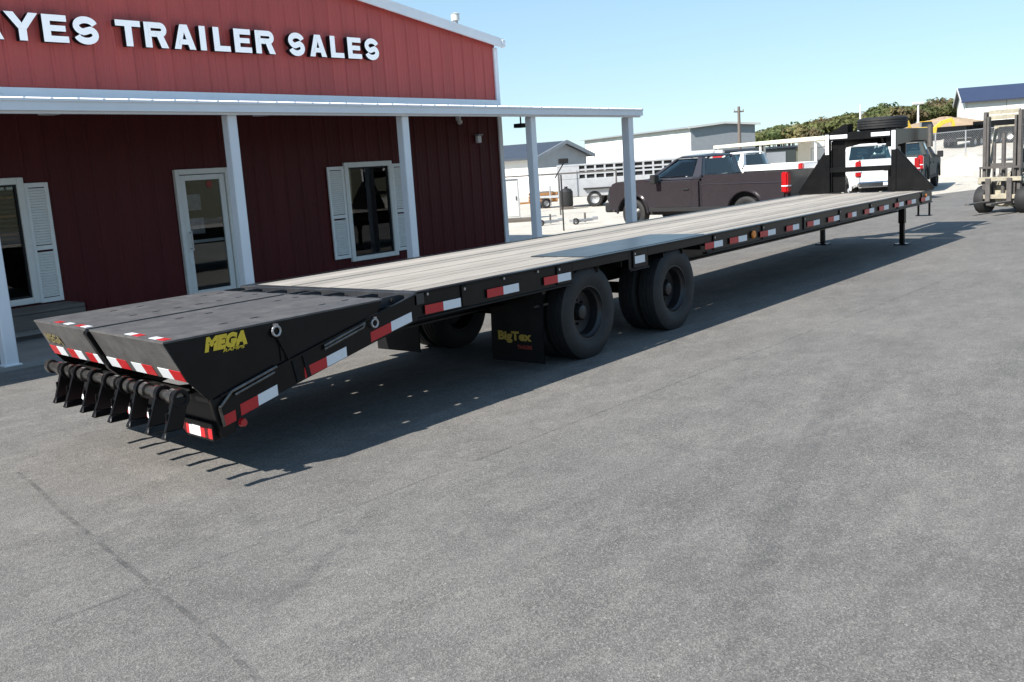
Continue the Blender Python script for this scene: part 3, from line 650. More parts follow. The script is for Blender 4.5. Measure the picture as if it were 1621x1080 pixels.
for x in (-.35,-.70,-1.05,-1.40,-1.72):
    z = .955+x*.222-.03
    tp(MB().box(x-.035, x+.035, .045, TW-.045, z-.11, z-.03), 'dovetail_crossmember', M['black'])
for yy in (.62, TW-.62): tp(MB().prism([(0,.80),(0,.64),(-1.75,.34),(-1.78,.46)], yy-.03, yy+.03, 'y'), 'dovetail_beam', M['black'])
bp = tp(MB().box(-1.86,-1.80, .046, TW-.046, .285, .40), 'rear_bumper', M['black'], bevel=.004)
tp(MB().box(-1.83,-1.80, .046, TW-.046, .4005, .585), 'tail_blocker', M['black'])  # added plate, hides the sunlit ground seen under the ramps
for i in range(14):
    y0 = .05+i*.168; tp(MB().box(-1.8625,-1.8585, y0, y0+.166, .30, .365), 'reflective_tape', M['tape_red' if i % 2 == 0 else 'tape_white'], bp, smooth=False)
# D rings
def dring(x, z, parent=None, r=.030):
    d = MB(); k = 14
    for i in range(k):
        t0, t1 = 2*math.pi*i/k, 2*math.pi*(i+1)/k
        d.cyl((x+r*math.cos(t0), -.028, z+r*math.sin(t0)), (x+r*math.cos(t1), -.028, z+r*math.sin(t1)), .0085, n=7)
    d.box(x-.012, x+.012, -.04, .0, z+r-.006, z+r+.016)
    return tp(d, 'ring_bolt', M['steel'], parent)
dring(-.47, .815)
# ramps: hollow steel wedges folded flat over the dovetail
def ramp(y0, y1, right):
    x0, x1 = -2.14, -.36; zt = ZD
    low = lambda x: .955+x*.222+.012
    rails = MB()
    side = [(x1, zt-.012), (x0, zt-.012), (-1.995, .735), (-1.93, low(-1.90)), (x1, low(x1))]
    side = [(x1, zt-.0125), (x0+.012, zt-.0125), (-2.005, .700), (-1.88, .560), (-.62, .838), (-.42, .882)]
    rails.prism(side, y0, y0+.012, 'y')
    rp = tp(rails, 'ramp', M['black'])
    tp(MB().prism(side, y1-.012, y1, 'y'), 'side_plate', M['black'], rp)
    # top plate with two rows of hand slots
    rows = ((y0+.30, (-1.55,-1.30,-.70,-.48) if right else (-1.62,-1.42,-1.22,-1.02,-.82,-.62,-.45)), (y1-.27, (-1.55,-1.30,-.66,-.48)))
    top = MB(); cur = y0
    for ys, xs in sorted(rows):
        top.box(x0, x1, cur, ys-.018, zt-.012, zt); a = x0
        for x in sorted(xs): top.box(a, x-.038, ys-.018, ys+.018, zt-.012, zt); a = x+.038
        top.box(a, x1, ys-.018, ys+.018, zt-.012, zt); cur = ys+.018
    top.box(x0, x1, cur, y1, zt-.012, zt)
    tp(top, 'ramp_deck', M['ramp_top'], rp, smooth=False)
    bk = MB().add([(x0+.001, y0+.0125, zt-.0125), (x0+.001, y1-.0125, zt-.0125), (-2.006, y1-.0125, .700), (-2.006, y0+.0125, .700), (x0+.014, y0+.0125, zt-.0125), (x0+.014, y1-.0125, zt-.0125), (-1.994, y1-.0125, .700), (-1.994, y0+.0125, .700)],
        [(0,1,2,3),(7,6,5,4),(0,4,5,1),(1,5,6,2),(2,6,7,3),(3,7,4,0)])
    tp(bk, 'rear_plate', M['ramp_top'], rp, smooth=False)
    for x in (-.5,-1.0,-1.5): tp(MB().box(x-.004, x+.004, y0+.013, y1-.013, low(x)+.02, zt-.014), 'rib', M['black'], rp)
    # tape at the foot of the rear plate
    n = 6; seq = ('tape_red','tape_white')*3 if right else ('tape_white','tape_red')*3      # listed from the right edge
    L = y1-y0-.03; pos = 0; un = L/7.0
    for i in range(n):
        ya = y0+.015+pos; yb = ya+un*(1.0); pos += un*(1.0 if i % 2 == 0 else 1.5)
        def bkpt(y, t, e=.003): return (x0+(-2.006-x0)*t-e*.88, y, (zt-.0125)+(.700-zt+.0125)*t-e*.46)
        tp(MB().add([bkpt(ya,.72), bkpt(yb,.72), bkpt(yb,.985), bkpt(ya,.985), bkpt(ya,.72,-.001), bkpt(yb,.72,-.001), bkpt(yb,.985,-.001), bkpt(ya,.985,-.001)],
            [(0,1,2,3),(7,6,5,4),(0,4,5,1),(1,5,6,2),(2,6,7,3),(3,7,4,0)]), 'reflective_tape', M[seq[i]], rp, smooth=False)
    sp = ((y0+.05,'tape_red'),(y0+.17,'tape_white'),(y0+.44,'tape_red'),(y0+.56,'tape_white')) if right else ((y0+.06,'tape_white'),(y0+.17,'tape_red'),(y0+.40,'tape_white'),(y0+.60,'tape_red'))
    for ya, m in sp: tp(MB().box(x0+.03, x0+.085, ya, ya+.115, zt-.002, zt+.0022), 'reflective_tape', M[m], rp, smooth=False)
    return rp
tp(MB().box(-.355,-.034, .048, TW-.048, .885, .905), 'knee_plate', M['black'], bevel=.003)
for y in (.10,.42,.86,1.18,1.34,1.68,2.06,2.34):
    lg = MB().prism([(-.34,.9055),(-.06,.9055),(-.06,.955),(-.12,.968),(-.28,.968),(-.34,.955)], y-.018, y+.018, 'y'); tp(lg, 'knee_lug', M['plate'])
tp(MB().cyl((-.20,.06,.938), (-.20,TW-.06,.938), .014, n=10), 'knee_rod', M['rod'])
GY = 1.27
rr_ = ramp(.0, GY-.036, True); rl_ = ramp(GY+.036, TW-.06, False)
tp(MB().prism([(-.37,ZD-.016),(-2.155,ZD-.010),(-2.165,ZD-.03),(-2.022,.680),(-1.90,.575),(-.62,.838)], GY-.030, GY+.030, 'y'), 'centre_beam', M['black'], bevel=.004)
o = link('lettering', text_mesh('MEGA', 'lettering', M['yellow'], -1.87, -1.555, .858, .952, shear=.25, offset=.075), rr_, (0,-.0015,0))
o = link('lettering', text_mesh('RAMPS', 'lettering', M['yellow'], -1.74, -1.575, .838, .858, shear=.28, offset=.02), rr_, (0,-.0015,0))
# worn decal on the left ramp's rear plate
me = text_mesh('MEGA', 'lettering', M['yellow_worn'], 0, .27, 0, .085, shear=.28, offset=.03)
o = link('lettering', me, rl_)
zc_ = Vector((-.455,0,.890)); xc_ = Vector((-.104,-.994,0)).normalized(); yc_ = zc_.cross(xc_).normalized(); xc_ = yc_.cross(zc_).normalized()
rot = Matrix((xc_, yc_, zc_)).transposed().to_4x4(); rot.translation = Vector(tf(-2.064, 2.30, .812)) - yc_*.006; o.matrix_local = rot
# seam strip between the ramps and pivot straps on the right face
tp(MB().box(-1.31,-1.285, -.010, -.001, .70, .955), 'face_strap', M['black'], rr_)
tp(MB().cyl((-1.335, -.001, .90), (-1.335, -.02, .90), .042, .038, 16), 'pivot_cap', M['black'], rr_)
dring(-1.335, .905, rr_, .032)
tp(MB().bar((-1.33,-.018,.87), (-1.25,-.018,.70), .008, .012), 'tie_strap', M['black'], rr_)
# hinge bar with its knuckles and eight hanging feet
hr = tp(MB().cyl((-2.10,-.06,.630), (-2.10,2.30,.630), .034, n=18), 'hinge_bar', M['rod'])
for y in (.02,.25,.44,.70,.93,1.10,1.36,1.55,1.79,2.02,2.25):
    tp(MB().lathe([(-.03,.034),(.03,.034),(.03,.050),(-.03,.050)], (-2.10,y,.630), 'y', 20), 'knuckle', M['rod'], hr)
for y in (.35, 1.16, 1.95):
    tp(MB().prism([(-2.09,.61),(-2.09,.65),(-1.83,.62),(-1.83,.56)], y-.02, y+.02, 'y'), 'hinge_lug', M['black'], hr)
for y0, y1 in ((.05,.60),(1.5,1.95)): tp(MB().box(-2.07,-1.98, y0, y1, .640, .650), 'hinge_plate', M['rod'], hr)
for i, y in enumerate((-.06,.20,.52,.80,1.08,1.34,1.66,1.92)):
    dx = random.uniform(-.015, .015); lg = MB(); a = random.uniform(-.01, .01)
    lg.add([(-2.150,y-.014,.640),(-2.150,y+.014,.640),(-2.045,y+.014,.635),(-2.045,y-.014,.635),(-2.230+dx,y-.014,.455),(-2.230+dx,y+.014,.455),(-2.110+dx,y+.014,.450),(-2.110+dx,y-.014,.450)],
        [(0,3,2,1),(4,5,6,7),(0,1,5,4),(1,2,6,5),(2,3,7,6),(3,0,4,7)])
    lg.box(-2.21+dx, -2.19+dx, y-.004, y+.004, .47, .56)
    lg.lathe([(-.022,.035),(.022,.035),(.022,.058),(-.022,.058)], (-2.10,y,.630), 'y', 18)
    o = tp(lg, 'ramp_foot', M['black'], bevel=.003)
    tp(MB().add([(-2.228+dx,y-.020,.455),(-2.228+dx,y+.020,.455),(-2.110+dx,y+.020,.455),(-2.110+dx,y-.020,.455),(-2.250+dx,y-.034,.412),(-2.250+dx,y+.034,.412),(-2.088+dx,y+.034,.408),(-2.088+dx,y-.034,.408)],
        [(0,3,2,1),(4,5,6,7),(0,1,5,4),(1,2,6,5),(2,3,7,6),(3,0,4,7)]), 'toe', M['black'], o, bevel=.005)
# wheels: dual tyres on each end of two axles
TR = .447
def tyre_prof(w_):
    h = w_/2
    return [(-h*.72,TR*.56),(-h*.95,TR*.66),(-h,TR*.78),(-h*.93,TR*.90),(-h*.80,TR*.965),(-h*.74,TR*.995),(-h*.45,TR),(-h*.42,TR*.975),(-h*.36,TR*.975),(-h*.33,TR),(-h*.05,TR),(-h*.03,TR*.975),(h*.03,TR*.975),(h*.05,TR),
            (h*.33,TR),(h*.36,TR*.975),(h*.42,TR*.975),(h*.45,TR),(h*.74,TR*.995),(h*.80,TR*.965),(h*.93,TR*.90),(h,TR*.78),(h*.95,TR*.66),(h*.72,TR*.56)]
def rim_mb(c, s, w_):
    m = MB(); h = w_/2
    m.lathe([(-s*h*.80,TR*.585),(-s*h*.80,TR*.55),(-s*h*.55,TR*.53),(-s*h*.40,TR*.49),(s*h*.35,TR*.46),(s*h*.50,TR*.30),(s*h*.45,TR*.20),(s*h*.5,.02),(s*h*.7,.02),(s*h*.7,TR*.55),(s*h*.75,TR*.585)], c, 'y', 32)
    return m
for xa in (2.365, 4.01):
    ax = tp(MB().cyl((xa, .35, TR), (xa, TW-.35, TR), .065, n=16), 'axle', M['black_flat'])
    for s in (1, -1):
        yo = .175 if s == 1 else TW-.175; yi = .452 if s == 1 else TW-.452
        wh = tp(rim_mb((xa, yo, TR), s, .245), 'wheel', M['rim'])
        tp(MB().lathe(tyre_prof(.262), (xa, yo, TR), 'y', 48), 'tyre', M['rubber'], wh)
        tp(MB().lathe(tyre_prof(.262), (xa, yi, TR), 'y', 40), 'tyre', M['rubber'], wh)
        tp(rim_mb((xa, yi, TR), -s, .245), 'rim', M['rim'], wh)
        hb = MB(); hb.lathe([(s*.03,.001),(s*.03,.085),(-s*.0,.080),(-s*.045,.066),(-s*.055,.045),(-s*.055,.001)], (xa, yo+s*.02, TR), 'y', 20, closed=False)
        for i in range(8):
            t = math.pi*i/4; hb.cyl((xa+.115*math.cos(t), yo+s*.07, TR+.115*math.sin(t)), (xa+.115*math.cos(t), yo+s*.025, TR+.115*math.sin(t)), .013, n=6)
        tp(hb, 'hub', M['rim'], wh)
        tp(MB().box(xa-.45, xa+.45, (.72 if s == 1 else TW-.72)-.035, (.72 if s == 1 else TW-.72)+.035, .47, .52), 'leaf_spring', M['black_flat'], ax)
for s in (1, -1):
    yc = .72 if s == 1 else TW-.72
    for xa in (1.86, 3.19, 4.5): tp(MB().prism([(xa-.10,.62),(xa+.10,.62),(xa+.05,.44),(xa-.05,.44)], yc-.05, yc+.05, 'y'), 'spring_hanger', M['black'])
    fy0, fy1 = (.03,.70) if s == 1 else (TW-.70, TW-.03)
    fm = MB(); nz_ = 8; zs = [.105+i*(.76-.105)/nz_ for i in range(nz_+1)]
    fm.v = [(1.60-.03*math.sin((.76-z)*2.2)+e, y, z) for e in (0,.012) for z in zs for y in (fy0, (fy0+fy1)/2, fy1)]
    for e in (0, 1):
        for i in range(nz_):
            for j in range(2):
                b0 = e*(nz_+1)*3+i*3+j; fm.f.append((b0, b0+1, b0+4, b0+3)); fm.m.append(0)
    fl_ = tp(fm, 'mud_flap', M['black_flat'])
    tp(MB().box(1.585,1.635, fy0-.01, fy1+.02, .73, .80), 'flap_bracket', M['black'], fl_)
    if s == 1:
        for txt, z0, z1, ya, yb, m in (('BigTex', .275, .385, .60, .17, M['gold']), ('TRAILERS', .225, .262, .36, .17, M['red_print'])):
            me = text_mesh(txt, 'lettering', m, 0, (ya-yb)*.905, z0, z1, offset=.045)
            o = link('lettering', me, fl_, (1.60-.028-.0035, ya*.905, 0), R(-90))
            for p in me.vertices: pass
    tp(MB().box(1.5,1.7, fy0+.02, fy0+.05, .62, .64), 'flap_stay', M['black'], fl_)
# landing jacks
for yj in (.50, TW-.47):
    j = tp(MB().box(13.03, 13.14, yj-.055, yj+.055, .40, ZD-.02), 'landing_jack', M['black'], bevel=.006)
    tp(MB().box(13.045, 13.125, yj-.04, yj+.04, .03, .3995), 'inner_tube', M['black'], j, bevel=.004)
    tp(MB().box(12.97, 13.20, yj-.115, yj+.115, .012, .032), 'foot', M['black'], j, bevel=.003)
    tp(MB().box(13.14, 13.17, yj-.02, yj+.02, .44, .60), 'gear_box', M['black'], j)
st = MB(); st.box(13.20, 13.23, .05, .08, .53, .77); st.box(13.20, 13.23, .24, .27, .53, .77); st.box(13.16, 13.30, .03, .29, .515, .53); tp(st, 'step', M['black'])
# gooseneck
for i, (ya, yb, gy, gx) in enumerate(((.65,.74,.0,1), (1.88,1.97,2.50,-1))):
    sc = 1/(.886+.00865*13.2); ya, yb, gy = ya*sc, yb*sc, gy*sc
    up = tp(MB().box(13.20, 13.30, ya, yb, ZD-.2, 2.10), 'neck_upright', M['black'], bevel=.005)
    tp(MB().box(13.195, 13.1985, ya+.01, yb-.01, 1.73 if i == 0 else 1.70, 2.07), 'reflective_tape', M['tape_white'], up, smooth=False)
    y_in = ya if i == 0 else yb
    tp(MB().prism([(y_in, ZD+.004), (gy, ZD+.004), (gy, ZD+.03), (y_in, 1.73)], 13.215, 13.235, 'x'), 'gusset_plate', M['black'])
    tp(MB().bar((13.24, gy, ZD+.02), (13.24, y_in, 1.73), .05, .02, up=(1,0,0)), 'gusset_lip', M['black'])
    yn = (ya+yb)/2
    nb_ = tp(MB().prism([(13.30,1.78),(14.6,1.86),(15.9,1.86),(15.9,2.10),(13.30,2.10)], yn-.05+(.12 if i == 0 else -.12), yn+.05+(.12 if i == 0 else -.12), 'y'), 'neck_beam', M['black'], bevel=.006)
    tp(MB().prism([(13.30,ZD-.2),(13.9,ZD-.2),(13.9,1.05),(13.52,1.78),(13.30,1.78)], yn-.02, yn+.02, 'y'), 'neck_riser', M['black'])
s_ = 1/1.0
cb = tp(MB().box(13.205, 13.30, .745, 1.875, 1.95, 2.09), 'cross_bar', M['black'], bevel=.005)
for a, b in ((.76,1.10),(1.54,1.87)): tp(MB().box(13.200, 13.2035, a, b, 1.985, 2.055), 'reflective_tape', M['tape_white'], cb, smooth=False)
tp(MB().box(13.205, 13.29, .745, 1.875, 1.36, 1.45), 'cross_bar', M['black'], bevel=.005)
tp(MB().box(13.31, 13.34, 1.62, 1.88, .98, 1.94), 'riser_plate', M['black'])
tp(MB().box(13.34, 13.36, .75, .84, .98, 1.40), 'riser_plate', M['black'])
tp(MB().box(13.35, 15.85, .95, 1.70, 2.05, 2.10), 'neck_deck', M['black'])
tp(MB().box(15.70, 15.9, .86, 1.79, 1.84, 2.07), 'neck_header', M['black'], bevel=.006)
cp = tp(MB().cyl((15.62, 1.28, 1.10), (15.62, 1.28, 2.04), .085, n=18), 'coupler_tube', M['black'])
tp(MB().cyl((15.62, 1.28, 1.0), (15.62, 1.28, 1.12), .11, n=18), 'coupler_socket', M['black'], cp)
tp(MB().bar((15.9, .95, 1.96), (15.98, .78, 1.50), .09, .05), 'safety_chain_hook', M['rod'], cp)
tp(MB().cyl((15.2, .62, 1.72), (15.2, .62, 2.15), .05, n=12), 'coil_tube', M['mast'], cp)
tp(MB().prism([(1.90,2.095),(1.55,2.095),(1.55,2.24),(1.62,2.24)], 13.25, 13.55, 'x'), 'tool_tray', M['black'])
sw = tp(MB().lathe([(-.09,TR*.585),(-.08,TR*.50),(.0,TR*.44),(.0,.03),(.02,.03),(.02,TR*.46),(.09,TR*.585)], (13.78, 1.08, 2.215), 'z', 32), 'spare_wheel', M['rim'])
tp(MB().lathe([(a, b) for a, b in tyre_prof(.235)], (13.78, 1.08, 2.215), 'z', 44), 'tyre', M['rubber'], sw)

# ------------------------------------------------------------ pickups
def pickup(name, label, loc, h, paint, crew=False, group=None, tail_glass='cab_glass_dark', grille=True):
    """own frame: x forward, y left, rear bumper near x = 0"""
    t = thing(name, label, 'pickup truck', (*loc, 0), h, group)
    W = .97; L = 5.75; ra, fa = (1.22, 4.80); rt = .39
    bx = 1.95 if crew else 2.55                       # bed end / cab start
    cabf = 4.36                                       # windscreen base
    zb, zs, zr, zh = .46, 1.27, 1.35, 1.19            # sill, belt, bed rail, nose
    def arch(c, r=.50, n=12): return [(c+r*math.cos(math.pi*(1-i/n)), .40+r*math.sin(math.pi*(1-i/n))) for i in range(n+1)]
    low = [(p[0], max(p[1], zb)) for p in arch(fa)]; lowr = [(p[0], max(p[1], zb)) for p in arch(ra)]
    def clean(ps):
        o_ = []
        for p in ps:
            if not o_ or math.hypot(p[0]-o_[-1][0], p[1]-o_[-1][1]) > .004: o_.append(p)
        return o_
    front = clean([(bx, zb)] + low + [(5.55, .42), (5.68, .52), (5.70, 1.02), (5.64, zh-.01), (5.40, zh+.03), (4.9, zh+.075), (cabf, zs+.01), (bx, zs+.0)])
    b = MB(); b.prism(front, -W, W, 'y')
    body = b.build('body', paint, t, bevel=.065, seg=4)
    sidep = clean([(.12, .56), (.60, .50)] + lowr + [(bx-.012, zb), (bx-.012, zr), (.10, zr), (.06, .95)])
    for s in (1, -1):
        q = MB().prism(sidep, s*W, s*(W-.16), 'y'); q.build('bed_side', paint, t, bevel=.055, seg=4)
    q = MB(); q.box(.14, bx-.02, -W+.15, W-.15, .72, .76); q.box(bx-.06, bx-.015, -W+.15, W-.15, .70, zr-.02); q.box(.16, bx-.05, -W+.13, -W+.165, .70, zr-.04); q.box(.16, bx-.05, W-.165, W-.13, .70, zr-.04)
    q.build('bed_liner', M['liner'], t)
    q = MB(); q.box(.5, L-.4, -.70, .70, .34, .78); q.build('underbody', M['liner'], t)
    tg = MB().box(.055, .13, -W+.13, W-.13, .66, zr).build('tailgate', paint, t, bevel=.025, seg=2)
    MB().box(.045, .056, -.12, .12, 1.0, 1.06).build('tailgate_handle', M['liner'], tg)
    # cab with tumblehome
    r0, r1 = bx+.10, (3.42 if not crew else 3.55); zt = 1.83
    P = {}
    def fr(u, v, s):     # point on the cab side: u 0..1 rear to front, v 0..1 belt to roof
        xa, xb = bx+.0+(r0-bx)*v, cabf+(r1-cabf)*v
        return Vector((xa+(xb-xa)*u, s*((W-.05)+(.70-(W-.05))*v), zs-.01+(zt-zs+.01)*v))
    roofz = Vector((0,0,.05)); q = MB()
    up = [fr(0,.93,1), fr(1,.93,1), fr(1,.93,-1), fr(0,.93,-1)]; tpv = [fr(0,1,1)+Vector((.05,-.04,.02)), fr(1,1,1)+Vector((-.10,-.04,.02)), fr(1,1,-1)+Vector((-.10,.04,.02)), fr(0,1,-1)+Vector((.05,.04,.02))]
    ct = [(tpv[0]+tpv[3])/2+Vector((.05,0,.03)), (tpv[1]+tpv[2])/2+Vector((-.05,0,.03))]
    q.add(up+tpv+ct, [(0,3,2,1),(0,1,5,4),(2,3,7,6),(1,2,6,9,5),(3,0,4,8,7),(4,5,9,8),(6,7,8,9)])
    cab = q.build('cab_roof', paint, t, bevel=.03, seg=3)
    ps = [(0,.075),(1,-.075)] if not crew else [(0,.075),(1,-.075),(.46,.0)]
    for s in (1, -1):
        for u_, du in ((0,.16 if not crew else .055),(.90,.10)) + (((.44,.05),) if crew else ()):
            A = [fr(u_,0,s), fr(u_+du,0,s), fr(u_+du*.95,.94,s), fr(u_,.94,s)]; off = Vector((0,-s*.05,0))
            MB().add(A+[p+off for p in A], [(0,1,2,3),(7,6,5,4),(0,4,5,1),(1,5,6,2),(2,6,7,3),(3,7,4,0)]).build('pillar', paint, cab, bevel=.008)
        A = [fr(0,0,s), fr(1,0,s), fr(1,.09,s), fr(0,.09,s)]; off = Vector((0,-s*.06,0))
        MB().add(A+[p+off for p in A], [(0,1,2,3),(7,6,5,4),(0,4,5,1),(1,5,6,2),(2,6,7,3),(3,7,4,0)]).build('belt_panel', paint, cab)
    for a_, b_ in ((0,.15),):
        A = [fr(0,a_,1), fr(0,a_,-1), fr(0,b_,-1), fr(0,b_,1)]; off = Vector((.05,0,0))
        MB().add(A+[p+off for p in A], [(0,1,2,3),(7,6,5,4),(0,4,5,1),(1,5,6,2),(2,6,7,3),(3,7,4,0)]).build('rear_panel', paint, cab)
    for s in (1, -1):
        A = [Vector((fr(0,0,1).x, s*.68, fr(0,0,1).z)), Vector((fr(0,0,1).x, s*.92, fr(0,0,1).z)), Vector((fr(0,.94,1).x, s*.71, fr(0,.94,1).z)), Vector((fr(0,.94,1).x, s*.58, fr(0,.94,1).z))]; off = Vector((.05,0,0))
        MB().add(A+[p+off for p in A], [(0,1,2,3),(7,6,5,4),(0,4,5,1),(1,5,6,2),(2,6,7,3),(3,7,4,0)]).build('rear_pillar', paint, cab, bevel=.01)
    for xs_ in ((bx+.55,) if not crew else (bx+.45, bx+1.30)):
        for s in (1, -1):
            sm = MB(); sm.box(xs_-.12, xs_+.04, s*.40-.24, s*.40+.24, zs-.05, zs+.22); sm.box(xs_-.10, xs_+.0, s*.40-.12, s*.40+.12, zs+.26, zs+.44); sm.build('seat_back', M['seat'], t, bevel=.03)
    swm_ = MB(); swm_.lathe([(-.012,.17),(.012,.17),(.012,.195),(-.012,.195)], (cabf-.45, .40, zs+.12), 'x', 20); swm_.build('steering_wheel', M['seat'], t)
    hd_ = MB().prism([(cabf-.05, zs-.10),(cabf-.05, zs+.035),(4.9, zh+.10),(5.45, zh+.065),(5.67, zh-.01),(5.67, zh-.16)], -W+.06, W-.06, 'y').build('hood', paint, t, bevel=.055, seg=4)
    for s in (1, -1):
        for c_ in (ra, fa):
            ring = [(c_+.575*math.cos(math.pi*k/16), .40+.575*math.sin(math.pi*k/16)) for k in range(17)]+[(c_+.503*math.cos(math.pi*k/16), .40+.503*math.sin(math.pi*k/16)) for k in range(16,-1,-1)]
            MB().prism(ring, s*(W-.03), s*(W+.035), 'y').build('arch_flare', paint, t, bevel=.018, seg=2)
        MB().prism([(1.82,.44),(4.22,.44),(4.22,.55),(1.82,.55)], s*(W-.05), s*(W+.025), 'y').build('rocker_panel', M['liner'], t, bevel=.012)
        MB().prism([(.14,1.08),(bx-.03,1.10),(bx-.03,1.125),(.14,1.11)], s*(W-.01), s*(W+.012), 'y').build('shoulder_crease', paint, t, bevel=.008)
    def pane(nm, pts, nrm, m, e=.006):
        n_ = Vector(nrm).normalized(); A = [Vector(p)+n_*e for p in pts]; B_ = [Vector(p)-n_*.02 for p in pts]; k = len(pts)
        return MB().add(A+B_, [tuple(range(k)), tuple(range(k, 2*k))[::-1]]+[(i, k+i, k+(i+1) % k, (i+1) % k) for i in range(k)]).build(nm, m, cab, bevel=.004)
    for s in (1, -1):
        n_ = (0, s, .42)
        spans = [(.06,.90)] if not crew else [(.055,.44),(.48,.90)]
        if not crew: spans = [(.10,.30),(.34,.90)] if False else [(.16,.90)]
        for i, (a, b_) in enumerate(spans):
            last = i == len(spans)-1
            top = b_-(.10 if last else .0)
            pane('side_window', [fr(a,.14,s), fr(b_,.14,s), fr(top-.0,.86,s), fr(a+.01,.86,s)][::s], n_, M['auto_glass'])
    pane('rear_window', [fr(0,.16,-1)*.0+Vector((fr(0,.16,1).x, -.70, fr(0,.16,1).z)), Vector((fr(0,.16,1).x, .70, fr(0,.16,1).z)), Vector((fr(0,.86,1).x, .60, fr(0,.86,1).z)), Vector((fr(0,.86,1).x, -.60, fr(0,.86,1).z))], (-1,0,.2), M['auto_glass'])
    pane('windscreen', [Vector((fr(1,.10,1).x, .78, fr(1,.10,1).z)), Vector((fr(1,.10,1).x, -.78, fr(1,.10,1).z)), Vector((fr(1,.90,1).x, -.64, fr(1,.90,1).z)), Vector((fr(1,.90,1).x, .64, fr(1,.90,1).z))], (.7,0,.7), M['auto_glass'])
    # doors, handles, mirrors
    for s in (1, -1):
        ds = [(bx+.08, 3.90)] if crew is False else [(bx+.10, 2.98), (3.0, 4.05)]
        if not crew: ds = [(bx+.28, 4.02)]
        for a, b_ in ds:
            d = MB().prism([(a,.55),(b_,.55),(b_+.02,1.0),(b_-.02,zs-.035),(a,zs-.035)], s*(W-.01), s*(W+.012), 'y').build('door', paint, t, bevel=.010)
            MB().box(a+.06, a+.24, *sorted((s*(W+.012), s*(W+.045))), .99, 1.03).build('door_handle', M['liner'] if not crew else paint, d, bevel=.008)
        m_ = MB().box(3.80, 3.96, *sorted((s*(W+.06), s*(W+.27))), 1.18, 1.42); m_.bar((3.88, s*(W-.08), 1.22), (3.88, s*(W+.1), 1.26), .06, .05)
        m_.build('mirror', M['liner'], t, bevel=.02)
        tl = MB().box(.035, .22, *sorted((s*(W-.17), s*(W+.012))), .84, 1.33).build('tail_light', M['red_lens'], t, bevel=.03, seg=2)
        MB().box(.028, .20, *sorted((s*(W-.165), s*(W+.016))), .99, 1.02).build('reverse_lens', M['tape_white'], tl, bevel=.006)
        MB().box(5.50, 5.69, *sorted((s*.62, s*(W-.01))), .86, 1.03).build('headlight', M['cab_glass'], t, bevel=.03)
        for xw in (ra, fa):
            yw = s*(W-.14)
            wh = MB(); 
            wh.lathe([(-s*.12,rt*.60),(-s*.11,rt*.52),(-s*.02,rt*.50),(s*.08,rt*.14),(s*.10,.01),(s*.07,.01),(s*.05,rt*.14),(-s*.05,rt*.56)], (xw, yw, rt), 'y', 24)
            wo = wh.build('wheel', M['alu'] if crew else M['rim'], t)
            MB().lathe([(-.10,rt*.60),(-.125,rt*.75),(-.12,rt*.92),(-.10,rt),(.10,rt),(.12,rt*.92),(.125,rt*.75),(.10,rt*.60)], (xw, yw, rt), 'y', 28).build('tyre', M['rubber'], wo)
            MB().lathe([(s*.015,.505),(s*.015,.535),(-s*.20,.535),(-s*.20,.505)], (xw, s*(W-.0), .40), 'y', 28).build('arch_liner', M['liner'], t) if False else None
    bpm = MB(); bpm.box(-.08, .06, -W+.03, W-.03, .50, .68); bpm.build('rear_bumper', M['chrome'] if crew else M['liner'], t, bevel=.03)
    MB().box(5.58, 5.84, -W+.02, W-.02, .44, .70).build('front_bumper', M['liner'], t, bevel=.04)
    MB().box(5.66, 5.72, -.60, .60, .74, 1.04).build('grille', M['liner'], t, bevel=.01)
    MB().box(.0-.082, -.078, -.18, .18, .55, .65).build('number_plate', M['white'], t, smooth=False)
    return t
def hdg(x, y): return math.atan2(y, x)
h1 = hdg(.146, .989); hx, hy = .146, .989
pickup('brown_pickup', 'dark brown regular cab pickup parked behind the trailer deck beside the porch end', (16.95+.989*.98, 4.3-.146*.98), h1, M['paint_brown'])
pickup('white_pickup', 'white regular cab pickup half hidden behind the dark brown pickup', (29.9, 8.75), h1, M['paint_white'])
h3 = hdg(.773+.06, .634-.05)
rl3 = Vector((25.82, 5.86)); left3 = Vector((-math.sin(h3), math.cos(h3)))
cpos = rl3 - left3*.97
pickup('white_pickup', 'white crew cab pickup seen from behind between the gooseneck uprights', (cpos.x, cpos.y), h3, M['paint_white'], crew=True)
h4 = hdg(.986, .163)
pickup('grey_pickup', 'grey-green pickup with a pale tailgate beyond the right end of the trailer', (31.2, 6.45), h4, M['paint_green'], crew=True)

# ------------------------------------------------------------ forklift
fk = thing('forklift', 'dirty cream forklift with a raised double mast facing the trailer', 'forklift', (20.95, .42, 0), hdg(-.966, .26))
